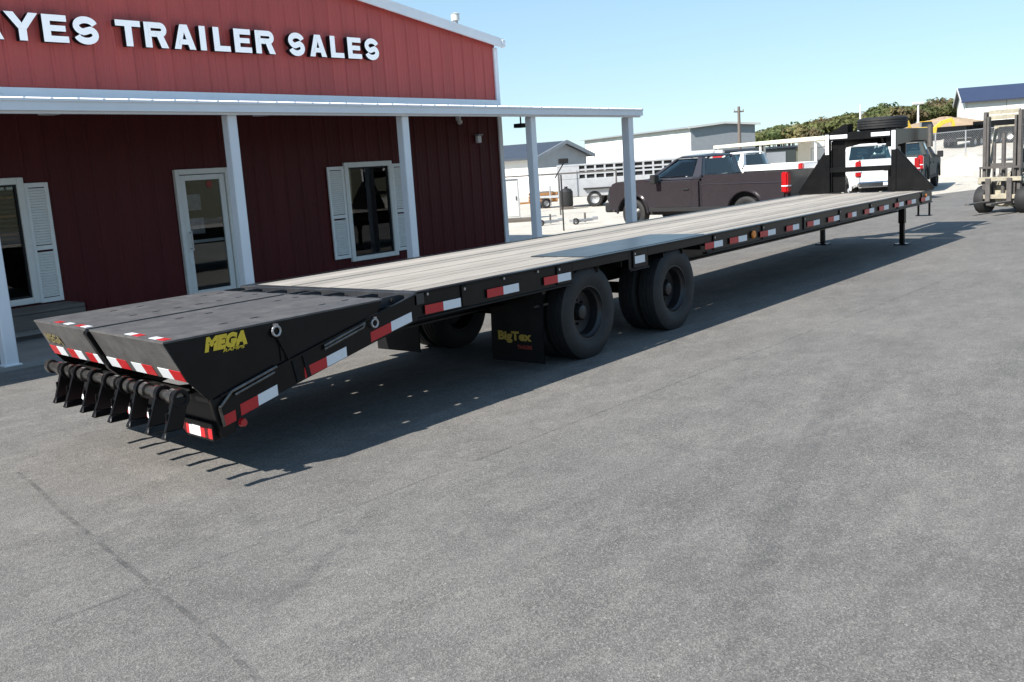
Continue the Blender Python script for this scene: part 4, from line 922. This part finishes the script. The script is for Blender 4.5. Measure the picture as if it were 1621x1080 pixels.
# own frame: x forward towards the forks
for s in (1, -1):
    o = MB(); y = s*.42
    o.box(.30, .34, y-.04, y+.04, .12, 2.42); o.box(.38, .42, y-.04, y+.04, .12, 2.42); o.box(.34, .38, *sorted((y+s*.02, y+s*.05)), .12, 2.42); o.build('mast_rail', M['mast'], fk, bevel=.004)
    o = MB(); y = s*.33; o.box(.345, .445, y-.025, y+.025, .25, 2.30); o.build('inner_rail', M['mast'], fk, bevel=.004)
    MB().cyl((.28, s*.24, .2), (.28, s*.24, 1.7), .035, n=12).build('lift_cylinder', M['mast'], fk)
    fkb = MB(); fkb.box(.50, .545, s*.26-.06, s*.26+.06, .30, .85); fkb.box(.50, 1.45, s*.26-.06, s*.26+.06, .27, .31); fkb.build('fork', M['mast'], fk, bevel=.004)
    wf = MB().lathe([(-.09,.20),(-.08,.15),(.0,.14),(s*.05,.03),(s*.08,.03),(.09,.20)], (.20, s*.50, .335), 'y', 20).build('front_wheel', M['cream'], fk)
    MB().lathe([(-.11,.20),(-.13,.26),(-.12,.32),(-.09,.335),(.09,.335),(.12,.32),(.13,.26),(.11,.20)], (.20, s*.50, .335), 'y', 26).build('tyre', M['rubber'], wf)
    wf = MB().lathe([(-.07,.15),(-.06,.12),(.06,.12),(.07,.15)], (-1.30, s*.44, .27), 'y', 18).build('rear_wheel', M['cream'], fk)
    MB().lathe([(-.08,.15),(-.09,.20),(-.08,.26),(.08,.26),(.09,.20),(.08,.15)], (-1.30, s*.44, .27), 'y', 22).build('tyre', M['rubber'], wf)
    MB().bar((.10, s*.48, .90), (-.20, s*.46, 2.05), .06, .06).build('guard_post', M['cream'], fk)
    MB().bar((-1.45, s*.46, 1.0), (-1.15, s*.44, 2.05), .06, .06).build('guard_post', M['cream'], fk)
    MB().box(-.1, .34, *sorted((s*.42, s*.62)), .70, .78).build('fender', M['cream'], fk, bevel=.02)
for z in (.30, 1.15, 2.28, 2.40): MB().box(.285, .335, -.37, .37, z-.05, z+.05).build('mast_crossbar', M['mast'] if z < 2 else M['cream'], fk)
cr_ = MB(); cr_.box(.45, .50, -.52, .52, .78, .88); cr_.box(.45, .50, -.52, .52, .36, .46); cr_.build('carriage', M['cream'], fk, bevel=.005)
bk = MB(); bk.box(.455, .49, -.50, .50, 1.08, 1.13)
for i in range(7): y = -.48+i*.16; bk.box(.46, .485, y-.015, y+.015, .88, 1.08)
bk.build('load_backrest', M['mast'], fk)
MB().prism([(.22,.25),(.22,.72),(-.35,.95),(-.35,.55),(-.75,.55),(-.75,.95),(-1.75,1.02),(-1.78,.35),(-1.5,.25)], -.44, .44, 'y').build('chassis', M['cream'], fk, bevel=.03, seg=2)
MB().prism([(.24,.16),(.24,.55),(.28,.55),(.28,.16)], -.36, .36, 'y').build('front_axle', M['cream'], fk, bevel=.005)
MB().lathe([(-.2,.0),(-.2,.14),(.0,.17),(.2,.14),(.2,.0)], (.20, 0, .34), 'x', 18, closed=False).build('axle_case', M['cream'], fk)
se = MB(); se.box(-.95,-.5, -.24, .24, .95, 1.06); se.prism([(-.95,1.0),(-.85,1.0),(-.98,1.5),(-1.06,1.5)], -.23, .23, 'y'); se.build('seat', M['seat'], fk, bevel=.03)
swm = MB(); swm.lathe([(-.012,.17),(.012,.17),(.012,.195),(-.012,.195)], (-.22,0,1.25), 'z', 20); swm.cyl((-.22,0,1.25), (-.05,0,.85), .02); swm.bar((-.22,-.17,1.25), (-.22,.17,1.25), .03, .015); swm.build('steering_wheel', M['liner'], fk)
gd = MB(); gd.box(-1.18,-1.12, -.50, .50, 2.03, 2.09); gd.box(-.23,-.17, -.50, .50, 2.03, 2.09)
for i in range(7): y = -.47+i*.155; gd.box(-1.12,-.23, y-.02, y+.02, 2.04, 2.08)
gd.build('overhead_guard', M['cream'], fk)
MB().cyl((.31, 0, .3), (.31, 0, 1.9), .05, n=12).build('lift_cylinder', M['mast'], fk)

# ------------------------------------------------------------ buildings beyond the lot
def W2(lat, D):      # a place D metres ahead of the lot's near corner and lat metres to the right of that line
    return Vector((-5.24+.634*lat+.773*D, -5.2-.773*lat+.634*D, 0))
def hall(name, label, p, h, length, width, eave, ridge, wall, gable, roof, base=0, panels=8, ribs=True):
    """gable faces -x of its own frame; long side on the left (+y) and right (-y); x runs back along the ridge"""
    t = thing(name, label, 'building', (p.x, p.y, base), h)
    w_ = width/2
    MB().prism([(-w_,0),(w_,0),(w_,eave),(0,ridge),(-w_,eave)], 0, .15, 'x').build('gable_wall', gable, t)
    MB().prism([(-w_,0),(w_,0),(w_,eave),(0,ridge),(-w_,eave)], length-.15, length, 'x').build('gable_wall', gable, t)
    pl = length/panels
    for s in (1, -1):
        for i in range(panels):
            a, b = i*pl+.16+.02, (i+1)*pl+(.16 if i == panels-1 else .16)-.02
            MB().box(a, min(b, length-.16), *sorted((s*(w_-.15), s*(w_-.01+.02*(i % 2)))), 0, eave-.01).build('wall_panel', wall, t)
        q = MB(); th = .12; ov = .5
        ye = w_+ov; ze = eave-ov*(ridge-eave)/w_
        q.prism([(s*ye, ze),(0, ridge),(0, ridge+th),(s*ye, ze+th)], -.35, length+.35, 'x'); ro = q.build('roof', roof, t)
        MB().bar((-.37, s*ye, ze+th/2), (-.37, 0, ridge+th/2), .06, .22, up=(0,0,1)).build('rake_trim', M['grey_light'] if roof is not M['dark_roof'] else M['grey'], ro)
    return t
def hall_px(name, label, eL, eR, length, eave, ridge, wall, gable, roof, base=0, panels=8):
    """gable from its left corner eL to its right corner eR; the hall runs back, its long left side on view"""
    eL, eR = Vector(eL), Vector(eR); mid = (eL+eR)/2; across = (eL-eR); wd = across.length; left = across/wd
    fwd = Vector((left.y, -left.x))      # x axis with +y = left
    return hall(name, label, mid, math.atan2(fwd.y, fwd.x), length, wd, eave, ridge, wall, gable, roof, base, panels)
hall_px('shaded_gable_hall', 'low hall with a dark slate roof, its gable coloured grey for shade, just right of the porch corner', W2(2.2, 60).xy, W2(5.63, 65).xy, 26, 2.35, 3.15, M['white_wall'], M['grey'], M['dark_roof'])  # the gable's shade is put into its grey colour
hall_px('white_warehouse', 'long white metal warehouse with its gable end coloured grey for shade behind the brown pickup', W2(21.2, 110).xy, W2(28.9, 112.4).xy, 31, 4.85, 5.15, M['white_wall'], M['grey'], M['grey'], panels=9)  # gable grey holds painted shade, the long sides stay white
def ang(lat, D): v = W2(lat, D)-W2(0, 0); return math.atan2(v.y, v.x)
pc = W2(44, 95); lv = (W2(.43, .9)-W2(0, 0)).normalized()
hall('navy_roof_hall', 'white hall with a navy blue roof on the rise at the far right', pc+lv*5.5, ang(.93, -.36), 34, 11, 2.75, 4.15, M['white_wall'], M['white_wall'], M['navy_roof'], base=2.45, panels=10)

def at2(name, label, cat, lat, D, hl=0, hd=1, group=None, dz=0):
    p = W2(lat, D); return thing(name, label, cat, (p.x, p.y, gh(p.x, p.y)+dz), ang(hl, hd), group)
# dark shed, sign, canopy, white trailer
t = at2('dark_shed', 'low dark flat-roofed shed beyond the two pickups', 'shed', 13.0, 70, 1, .15)
MB().box(0, 7.4, -2, 2, 0, 1.95).build('wall', M['paint_green'], t, bevel=.03); MB().box(-.1, 7.5, -2.1, 2.1, 1.96, 2.08).build('roof', M['dark_roof'], t)
for a in (.8, 3.0, 5.2): MB().box(a, a+1.4, -2.03, -1.99, .1, 1.7).build('roller_door', M['grey'], t)
t = at2('lot_sign', 'red and white notice sign on two posts above the brown pickup bed', 'sign', 12.55, 57, 1, -.1)
for a in (-.28, .28): MB().box(a-.03, a+.03, -.03, .03, 0, 2.0).build('post', M['galv'], t)
MB().box(-.36, .36, -.055, -.032, 1.30, 1.74).build('board', M['sign_red'], t); MB().box(-.2, .2, -.06, -.035, 1.76, 2.05).build('top_board', M['white'], t)
MB().box(-.24, .24, -.062, -.057, 1.38, 1.60).build('print_panel', M['white'], t)
t = thing('canopy', 'long thin cream canopy roof on posts behind the white pickup', 'canopy', (0,0,0))
e0, e1 = W2(12.9, 60), W2(14.35, 45); dv_ = (e1-e0).normalized(); nv = Vector((-dv_.y, dv_.x, 0)); nv = nv if nv.dot(W2(1,0)-W2(0,0)) > 0 else -nv
def quadslab(a, b, nvec, wd, z0, z1):
    v = [a, b, b+nvec*wd, a+nvec*wd]; m = MB(); m.add([(p.x, p.y, z0) for p in v]+[(p.x, p.y, z1) for p in v], [(0,3,2,1),(4,5,6,7),(0,1,5,4),(1,2,6,5),(2,3,7,6),(3,0,4,7)]); return m
quadslab(e0, e1, nv, 3.2, 2.16, 2.34).build('roof', M['cream_roof'], t)
for f in (.03,.5,.97):
    for o_ in (.15, 3.0):
        p = e0+(e1-e0)*f+nv*o_; MB().box(p.x-.05, p.x+.05, p.y-.05, p.y+.05, 0, 2.17).build('post', M['white'], t)
t = at2('cargo_trailer', 'white enclosed box trailer left of the gooseneck frame', 'trailer', 16.7, 54, .96, .25)
MB().box(0, 4.2, -1, 1, .45, 2.12).build('body', M['white_wall'], t, bevel=.06, seg=2); MB().box(.1, 4.1, -.9, .9, .36, .449).build('chassis', M['liner'], t)
for s in (1, -1):
    for a in (1.7, 2.6):
        wo = MB().lathe([(-.08,.18),(-.02,.15),(.0,.02),(.02,.02),(.08,.18)], (a, s*.95, .33), 'y', 16).build('wheel', M['galv'], t); MB().lathe([(-.1,.18),(-.1,.30),(-.07,.33),(.07,.33),(.1,.30),(.1,.18)], (a, s*.95, .33), 'y', 20).build('tyre', M['rubber'], wo)
MB().bar((4.2,-.6,.45), (5.3,0,.45), .07, .1).build('tongue', M['liner'], t); MB().bar((4.2,.6,.45), (5.3,0,.45), .07, .1).build('tongue', M['liner'], t)
# aluminium livestock trailer
t = at2('livestock_trailer', 'silver aluminium livestock trailer with two rows of slots seen between the porch posts', 'trailer', 2.55, 42.6, .97, -.22)
b = MB(); b.box(0, 5.6, -.95, .95, .45, 1.20); b.box(0, 5.6, -.95, .95, 1.72, 1.80)
b.build('lower_body', M['alu'], t, bevel=.02)
for i in range(15):
    a = i*.40
    for y in (-.93, .91): MB().box(a-.02 if i else 0, a+.06, y, y+.02, 1.20, 1.72).build('upright_bar', M['alu'], t)
for z in (1.36, 1.52):
    for y in (-.94, .92): MB().box(0, 5.66, y, y+.02, z, z+.07).build('side_slat', M['alu'], t)
MB().box(.9, 5.5, -.86, -.84, 1.2, 1.72).build('inner_liner', M['liner'], t)
MB().box(0, .95, -.955, -.935, 1.20, 1.72).build('nose_panel', M['alu'], t)
for a in (1.55, 2.40):
    for y in (-.86, .86):
        wo = MB().lathe([(-.08,.2),(-.02,.17),(.0,.02),(.02,.02),(.08,.2)], (a, y, .34), 'y', 16).build('wheel', M['galv'], t); MB().lathe([(-.1,.2),(-.1,.31),(-.07,.34),(.07,.34),(.1,.31),(.1,.2)], (a, y, .34), 'y', 20).build('tyre', M['rubber'], wo)
MB().box(1.1, 2.85, -1.12, -.955, .74, .80).build('fender', M['liner'], t, bevel=.02)
MB().bar((0,-.5,.5), (-1.1,0,.5), .07, .1).build('tongue', M['galv'], t); MB().bar((0,.5,.5), (-1.1,0,.5), .07, .1).build('tongue', M['galv'], t)
MB().cyl((-.5,0,.1), (-.5,0,.95), .035).build('tongue_jack', M['galv'], t)
# black tank and orange timber trailer
t = at2('black_tank', 'black round tank standing on end in front of the livestock trailer', 'tank', 2.62, 40.6)
MB().lathe([(.12,.0),(.12,.24),(.2,.27),(.72,.27),(.82,.20),(.86,.08),(.86,.0)], (0,0,0), 'z', 24, closed=False).build('shell', M['rubber'], t)
MB().cyl((0,0,.86), (0,0,.93), .07).build('cap', M['liner'], t); q = MB().box(-.25,.25,-.25,.25,.0,.12).build('pallet', M['bench'], t)
t = at2('utility_trailer', 'small orange timber sided utility trailer on the pale gravel left of the tank', 'trailer', 1.25, 43.2, .98, .2)
for z in (.30,.43,.56): MB().box(0, 1.05, -.55, -.515, z, z+.11).build('side_board', M['timber'], t, bevel=.004); MB().box(0, 1.05, .515, .55, z, z+.11).build('side_board', M['timber'], t, bevel=.004)
MB().box(0, 1.05, -.51, .51, .26, .30).build('floor', M['timber'], t)
MB().box(.1, .95, -.45, .45, .31, .72).build('load', M['bench'], t, bevel=.05)
for y in (-.6,.6):
    wo = MB().lathe([(-.05,.12),(.0,.1),(.0,.01),(.05,.12)], (.5, y, .22), 'y', 14).build('wheel', M['galv'], t); MB().lathe([(-.07,.12),(-.07,.2),(-.04,.22),(.04,.22),(.07,.2),(.07,.12)], (.5, y, .22), 'y', 18).build('tyre', M['rubber'], wo)
MB().bar((0,0,.27), (-.9,0,.27), .06, .08).build('tongue', M['timber'], t)
# grey cabinet, pipe rail, timber kerb, tongues, flood lamp
t = at2('utility_cabinet', 'tall pale grey steel cabinet standing on gravel beside the building corner', 'cabinet', .28, 35.0, 1, .05)
MB().box(-.30, .30, -.25, .25, .08, 1.42).build('body', M['grey_light'], t, bevel=.012); MB().box(-.26, .26, -.266, -.252, .14, 1.36).build('door', M['grey_light'], t, bevel=.006)
MB().box(.17, .20, -.285, -.267, .70, .84).build('handle', M['liner'], t); MB().box(-.34, .34, -.3, .3, 0, .08).build('plinth', M['concrete'], t); MB().box(-.33, .33, -.28, .28, 1.425, 1.45).build('lid', M['grey'], t)
t = thing('pipe_rail', 'thin dark pipe rail on posts running behind the grey cabinet', 'rail', (0,0,0))
a, b = W2(-2.0, 36.5), W2(4.2, 36.0); MB().cyl((a.x,a.y,1.52), (b.x,b.y,1.50), .028, n=10).build('top_pipe', M['mast'], t)
for f in (0,.33,.66,.995): p = a+(b-a)*f; MB().cyl((p.x,p.y,0), (p.x,p.y,1.51), .03, n=10).build('post', M['mast'], t)
t = at2('timber_kerb', 'dark timber kerb lying on gravel right of the building corner', 'kerb', -.4, 33.4, 1, .02); MB().box(0, 1.4, -.08, .08, .0, .15).build('beam', M['bench'], t, bevel=.01)
for i, (la, D, lab) in enumerate(((1.0, 30.6, 'flat grey steel trailer tongue lying on gravel left of the lamp post'), (2.05, 30.2, 'grey hitch coupler lying on gravel just left of the brown pickup'))):
    t = at2('trailer_tongue', lab, 'trailer tongue', la, D, 1, .2, 'loose trailer tongues on the gravel')
    MB().bar((0,-.2,.10), (.7,0,.12), .07, .08).build('side_bar', M['galv'], t); MB().bar((0,.2,.10), (.7,0,.12), .07, .08).build('side_bar', M['galv'], t); MB().box(.65, .86, -.05, .05, .10, .20).build('coupler', M['galv'], t, bevel=.02)
    MB().cyl((.45,0,.05), (.45,0,.34), .03).build('jack_post', M['mast'], t); MB().lathe([(-.03,.06),(-.03,.1),(.03,.1),(.03,.06)], (.1,-.2,.10), 'y', 14).build('jack_wheel', M['rubber'], t)
t = at2('post_lamp', 'black flood lamp with slanted arm on a thin post in front of the trailers', 'lamp', 1.66, 27.6, 1, .1)
MB().cyl((0,0,0), (0,0,1.56), .022, n=10).build('post', M['liner'], t); MB().cyl((-.17,0,1.48), (.10,0,1.88), .016, n=8).build('arm', M['liner'], t)
MB().box(-.05, .22, -.07, .07, 1.86, 2.00).build('lamp_head', M['liner'], t, bevel=.015)
# poles
def pole(name, label, lat, D, top, r, m, arm=None, lamp=None, group=None):
    t = at2(name, label, 'pole', lat, D, 1, .1, group)
    z0 = t.location.z; H = top-z0
    MB().cyl((0,0,-.3), (0,0,H), r, r*.65, 10).build('shaft', m, t)
    if arm: MB().box(-arm, arm, -.07, .07, H-.62, H-.46).build('crossarm', M['pole_wood'], t); [MB().cyl((x,0,H-.46), (x,0,H-.28), .06, n=8).build('insulator', M['grey'], t) for x in (-arm*.9, 0.0, arm*.9)]
    if lamp: MB().box(-lamp, lamp, -.12, .12, H-.16, H+.05).build('lamp_head', M['grey_light'], t, bevel=.03)
    return t
pole('utility_pole', 'grey utility pole with a crossarm beside the warehouse gable', 26.3, 109, 6.75, .22, M['pole_wood'], arm=.55)
pole('light_pole', 'thin white pole standing before the wooded hill above the gooseneck', 36.3, 100, 5.75, .11, M['white'])
pole('light_pole', 'white light pole with a double lamp head above the yellow machines', 37.9, 90, 5.2, .11, M['white'], lamp=.55)
pole('light_pole', 'very thin pale pole in front of the shaded gable hall', 1.26, 40, 3.62, .035, M['white'])
# chain-link fence on the right
t = thing('chain_link_fence', 'galvanised chain link fence before the machines beyond the grey pickup', 'fence', (0,0,0))
fa_, fb_ = W2(15.2, 48.5), W2(31.5, 51); nP = 10
for i in range(nP+1):
    p = fa_+(fb_-fa_)*(i/nP); z = gh(p.x, p.y); MB().cyl((p.x,p.y,z-.1), (p.x,p.y,z+1.75), .035, n=8).build('post', M['galv'], t)
wm = MB()
for i in range(nP):
    p, q = fa_+(fb_-fa_)*(i/nP), fa_+(fb_-fa_)*((i+1)/nP); zp, zq = gh(p.x,p.y), gh(q.x,q.y)
    for hgt in (1.72, .12): MB().cyl((p.x,p.y,zp+hgt), (q.x,q.y,zq+hgt), .022, n=8).build('rail', M['galv'], t)
    for k in range(-14, 14):
        for s in (1, -1):
            a0, a1 = k/14, k/14+1.0
            u0, u1 = max(a0, 0), min(a1, 1)
            if u1 <= u0: continue
            f = lambda u_: (.12+1.6*((u_-a0) if s == 1 else 1-(u_-a0)))
            A = p+(q-p)*u0; B = p+(q-p)*u1; zA = zp+(zq-zp)*u0+f(u0); zB = zp+(zq-zp)*u1+f(u1)
            wm.bar((A.x,A.y,zA), (B.x,B.y,zB), .006, .006)
tag(wm.build('wire_mesh', M['galv'], t, smooth=False), kind='stuff')
# dump trailers
def dump(label, lat, D, hl, hd, m):
    t = at2('dump_trailer', label, 'trailer', lat, D, hl, hd, 'dump trailers on the bank beyond the fence')
    b = MB(); b.box(0, 3.4, -.9, -.84, .62, 1.35); b.box(0, 3.4, .84, .9, .62, 1.35); b.box(3.34, 3.4, -.84, .84, .62, 1.35); b.box(0, .06, -.84, .84, .62, 1.35); b.box(.06, 3.34, -.84, .84, .62, .68); b.build('bed', m, t)
    for i in range(6): MB().box(.15+i*.58, .22+i*.58, -.95, -.905, .62, 1.33).build('side_rib', m, t)
    MB().box(-.1, 3.6, -.4, .4, .42, .60).build('chassis', M['liner'], t)
    for a in (1.2, 2.05):
        for y in (-.82,.82):
            wo = MB().lathe([(-.07,.19),(.0,.16),(.0,.02),(.07,.19)], (a, y, .34), 'y', 14).build('wheel', M['grey_light'], t); MB().lathe([(-.1,.19),(-.1,.31),(-.07,.34),(.07,.34),(.1,.31),(.1,.19)], (a, y, .34), 'y', 18).build('tyre', M['rubber'], wo)
    MB().bar((3.4,-.4,.5), (4.6,0,.5), .08, .1).build('tongue', M['liner'], t); MB().bar((3.4,.4,.5), (4.6,0,.5), .08, .1).build('tongue', M['liner'], t)
dump('black dump trailer on the bank left of the forklift mast', 27.3, 60, .7, .6, M['black']); dump('black dump trailer beside the forklift mast, behind the first', 29.6, 62, .8, -.45, M['black']); dump('dark dump trailer right of the forklift mast at the frame edge', 30.6, 58, .9, .2, M['black'])
# excavators
def excavator(label, lat, D, hl, hd, pts, sc=1.0):
    t = at2('excavator', label, 'excavator', lat, D, hl, hd, 'yellow excavators on the rise'); t.scale = (sc,)*3
    for s in (1, -1):
        MB().prism([(-1.5,.1),(-1.3,0),(1.3,0),(1.5,.1),(1.55,.4),(1.35,.65),(-1.35,.65),(-1.55,.4)], s*1.1-.25, s*1.1+.25, 'y').build('track', M['liner'], t, bevel=.05)
    MB().cyl((0,0,.5), (0,0,.85), .55, n=18).build('turntable', M['liner'], t)
    MB().prism([(-1.8,.85),(.9,.85),(.9,1.35),(-.3,1.7),(-1.8,1.7)], -1.1, .15, 'y').build('house', M['mach_yellow'], t, bevel=.06)
    MB().prism([(-.5,.85),(1.0,.85),(1.05,1.5),(.75,2.35),(-.5,2.35)], .2, 1.1, 'y').build('cab', M['cab_glass_dark'], t, bevel=.05)
    MB().box(-.55, .8, .18, 1.12, 2.352, 2.42).build('cab_roof', M['mach_yellow'], t)
    a, b_, c, d = pts
    bm_ = MB(); bm_.bar((a[0],-.3,a[1]), (b_[0],-.3,b_[1]), .32, .52); bm_.bar((b_[0],-.3,b_[1]), (c[0],-.3,c[1]), .30, .48); bm_.build('boom', M['mach_yellow'], t, bevel=.04)
    MB().bar((c[0],-.3,c[1]), (d[0],-.3,d[1]), .26, .36).build('stick', M['mach_yellow'], t, bevel=.03)
    MB().prism([(d[0]-.1,d[1]+.1),(d[0]+.55,d[1]-.1),(d[0]+.5,d[1]-.6),(d[0]-.1,d[1]-.75),(d[0]-.35,d[1]-.4)], -.75, .15, 'y').build('bucket', M['mast'], t, bevel=.03)
    MB().cyl((.7,-.3,1.2), ((a[0]+b_[0])/2+.3,-.3,(a[1]+b_[1])/2), .07).build('boom_cylinder', M['chrome'], t)
excavator('yellow excavator with its boom folded high behind the gooseneck', 29.6, 76, 1, .1, ((.8,1.3),(1.3,2.35),(2.3,2.1),(2.7,1.2)), .66)
excavator('yellow excavator with a long raised boom right of the gooseneck', 29.2, 68, 1, -.1, ((.8,1.3),(1.8,2.1),(3.0,2.4),(3.2,1.5)), .55)
# a heap of tan soil on the rise
def heap(name, label, cat, lat, D, r, h_, m, sq=.6):
    p = W2(lat, D); z = gh(p.x, p.y); b = MB(); n_, k = 28, 10; rs = [.85+.3*random.random() for _ in range(n_)]
    vs = [(0,0,h_)]
    for j in range(1, k+1):
        for i in range(n_):
            t_ = 2*math.pi*i/n_; f = j/k; rr = r*f*(1+(rs[i]-1)*f); vs.append((rr*math.cos(t_), rr*math.sin(t_)*sq, h_*(1-f)**1.15*(.9+.2*random.random())-(.3 if j == k else 0)))
    fs = [(0, 1+i, 1+(i+1) % n_) for i in range(n_)]
    for j in range(k-1):
        for i in range(n_): a = 1+j*n_+i; b2 = 1+j*n_+(i+1) % n_; fs.append((a, a+n_, b2+n_, b2))
    o = b.add(vs, fs).build(name, m); o.location = (p.x, p.y, z); o.rotation_euler = (0,0,ang(1,0)); return tag(o, label, cat)
M['soil'] = ground_mat('tan_soil', (.40,.29,.19), (.32,.23,.15), (.5,.4,.3), .4)
heap('soil_heap', 'long heap of tan soil on the rise before the navy roofed hall', 'heap', 39.5, 88, 5.5, .9, M['soil'], .4)
heap('gravel_heap', 'pale low gravel heap between the grey pickup and the forklift', 'heap', 21.7, 46, 3.0, .9, M['gravel'], .7)

# ------------------------------------------------------------ woods
def leaf_mat():
    m = bpy.data.materials.new('foliage'); m.use_nodes = True; N = m.node_tree.nodes; L = m.node_tree.links; p = N['Principled BSDF']
    at = N.new('ShaderNodeAttribute'); at.attribute_name = 'tint'; L.new(at.outputs['Color'], p.inputs['Base Color']); p.inputs['Roughness'].default_value = .7
    p.inputs['Specular IOR Level'].default_value = .2
    tl = N.new('ShaderNodeBsdfTranslucent'); L.new(at.outputs['Color'], tl.inputs[0]); mx = N.new('ShaderNodeMixShader'); mx.inputs[0].default_value = .45
    L.new(p.outputs[0], mx.inputs[1]); L.new(tl.outputs[0], mx.inputs[2]); L.new(mx.outputs[0], N['Material Output'].inputs[0]); return m
M['leaf'] = leaf_mat()
def woods(name, spots, quads, size):
    vs, cols = [], []; trunk = MB()
    pal = np.array([(.150,.170,.070),(.170,.180,.070),(.120,.150,.060),(.200,.175,.080),(.190,.155,.085),(.160,.175,.075)])
    for (x, y, hgt, wd) in spots:
        z = gh(x, y); k = int(quads); base = pal[rng.integers(0, 6)]*rng.uniform(.8, 1.2)
        nc = 11; cc = rng.normal(0, 1, (nc, 3)); cc /= np.linalg.norm(cc, axis=1)[:, None]; cc *= rng.uniform(.25, .8, (nc, 1)); cc[:,2] = np.abs(cc[:,2])*1.0-.25
        pick = rng.integers(0, nc, k); d = rng.normal(0, 1, (k, 3)); d /= np.linalg.norm(d, axis=1)[:, None]; rad = rng.uniform(.22, .46, (nc, 1))[pick]*rng.uniform(.82, 1.06, (k, 1))
        c = cc[pick]+d*rad; pos = np.stack([x+c[:,0]*wd/2, y+c[:,1]*wd/2, z+hgt*(.56+.40*c[:,2])], 1)
        nn_ = d+rng.normal(0, .45, (k, 3))+np.array([0,0,.25]); nn_ /= np.linalg.norm(nn_, axis=1)[:, None]; a = np.cross(nn_, rng.normal(0, 1, (k, 3))); a /= np.linalg.norm(a, axis=1)[:, None]; b = np.cross(nn_, a); b /= np.linalg.norm(b, axis=1)[:, None]
        s1 = size*rng.uniform(.5, 1.1, (k, 1)); s2 = size*rng.uniform(.35, .8, (k, 1))
        q = np.stack([pos-a*s1-b*s2, pos+a*s1-b*s2, pos+a*s1+b*s2, pos-a*s1+b*s2], 1); vs.append(q.reshape(-1, 3))
        col = base[None]*rng.uniform(.75, 1.25, (k, 1))*(rng.uniform(.8, 1.2, (nc, 1))[pick]); cols.append(np.repeat(np.concatenate([col, np.ones((k, 1))], 1), 4, 0))
        trunk.cyl((x, y, z-.3), (x+rng.normal(0,.2), y, z+hgt*.55), .16, .08, 6)
    V = np.concatenate(vs); Cc = np.concatenate(cols); nq = len(V)//4
    me = bpy.data.meshes.new(name); me.vertices.add(len(V)); me.vertices.foreach_set('co', V.ravel()); me.loops.add(len(V)); me.loops.foreach_set('vertex_index', np.arange(len(V)))
    me.polygons.add(nq); me.polygons.foreach_set('loop_start', np.arange(nq)*4); me.polygons.foreach_set('loop_total', np.full(nq, 4)); me.update()
    at = me.color_attributes.new('tint', 'FLOAT_COLOR', 'POINT'); at.data.foreach_set('color', Cc.ravel()); me.materials.append(M['leaf'])
    o = bpy.data.objects.new(name, me); COL.objects.link(o); tag(o, kind='stuff')
    tr = trunk.build('trunks', M['bark'], o); tag(tr, kind='stuff'); return o
sp = []
for i in range(330):
    px = random.uniform(1172, 1900); D = random.uniform(185, 260); lat = (px-810)/1548*D; p = W2(lat, D)
    f = min(max((px-1175)/180, 0), 1)
    sp.append((p.x, p.y, random.uniform(5.0, 6.6)*(.80+.25*f)+(D-185)/75*.9, random.uniform(6, 10)))
woods('hill_woods', sp, 520, .34)
sp = []
for i in range(260):
    th = random.uniform(R(-20), R(-215)); D = random.uniform(150, 230); sp.append((D*math.cos(th), D*math.sin(th), random.uniform(8, 13), random.uniform(8, 13)))
woods('far_woods', sp, 130, .9)

# more of the crowded yard behind: two further box trailers by the shaded gable hall
base = [o for o in SC.objects if o.name == 'cargo_trailer'][0]
for la, D, hl, hd, lab in ((1.9, 55, .98, .18, 'low white box trailer in front of the shaded gable hall'), (9.2, 62, .96, .28, 'white box trailer standing in front of the long warehouse')):
    c_ = copy_tree(base); p = W2(la, D); c_.location = (p.x, p.y, gh(p.x, p.y)); c_.rotation_euler = (0,0,ang(hl, hd)); c_['label'] = lab; c_['group'] = 'white box trailers in the back lot'
    if la < 5: c_.scale = (1.15, 1, .80)
base['group'] = 'white box trailers in the back lot'
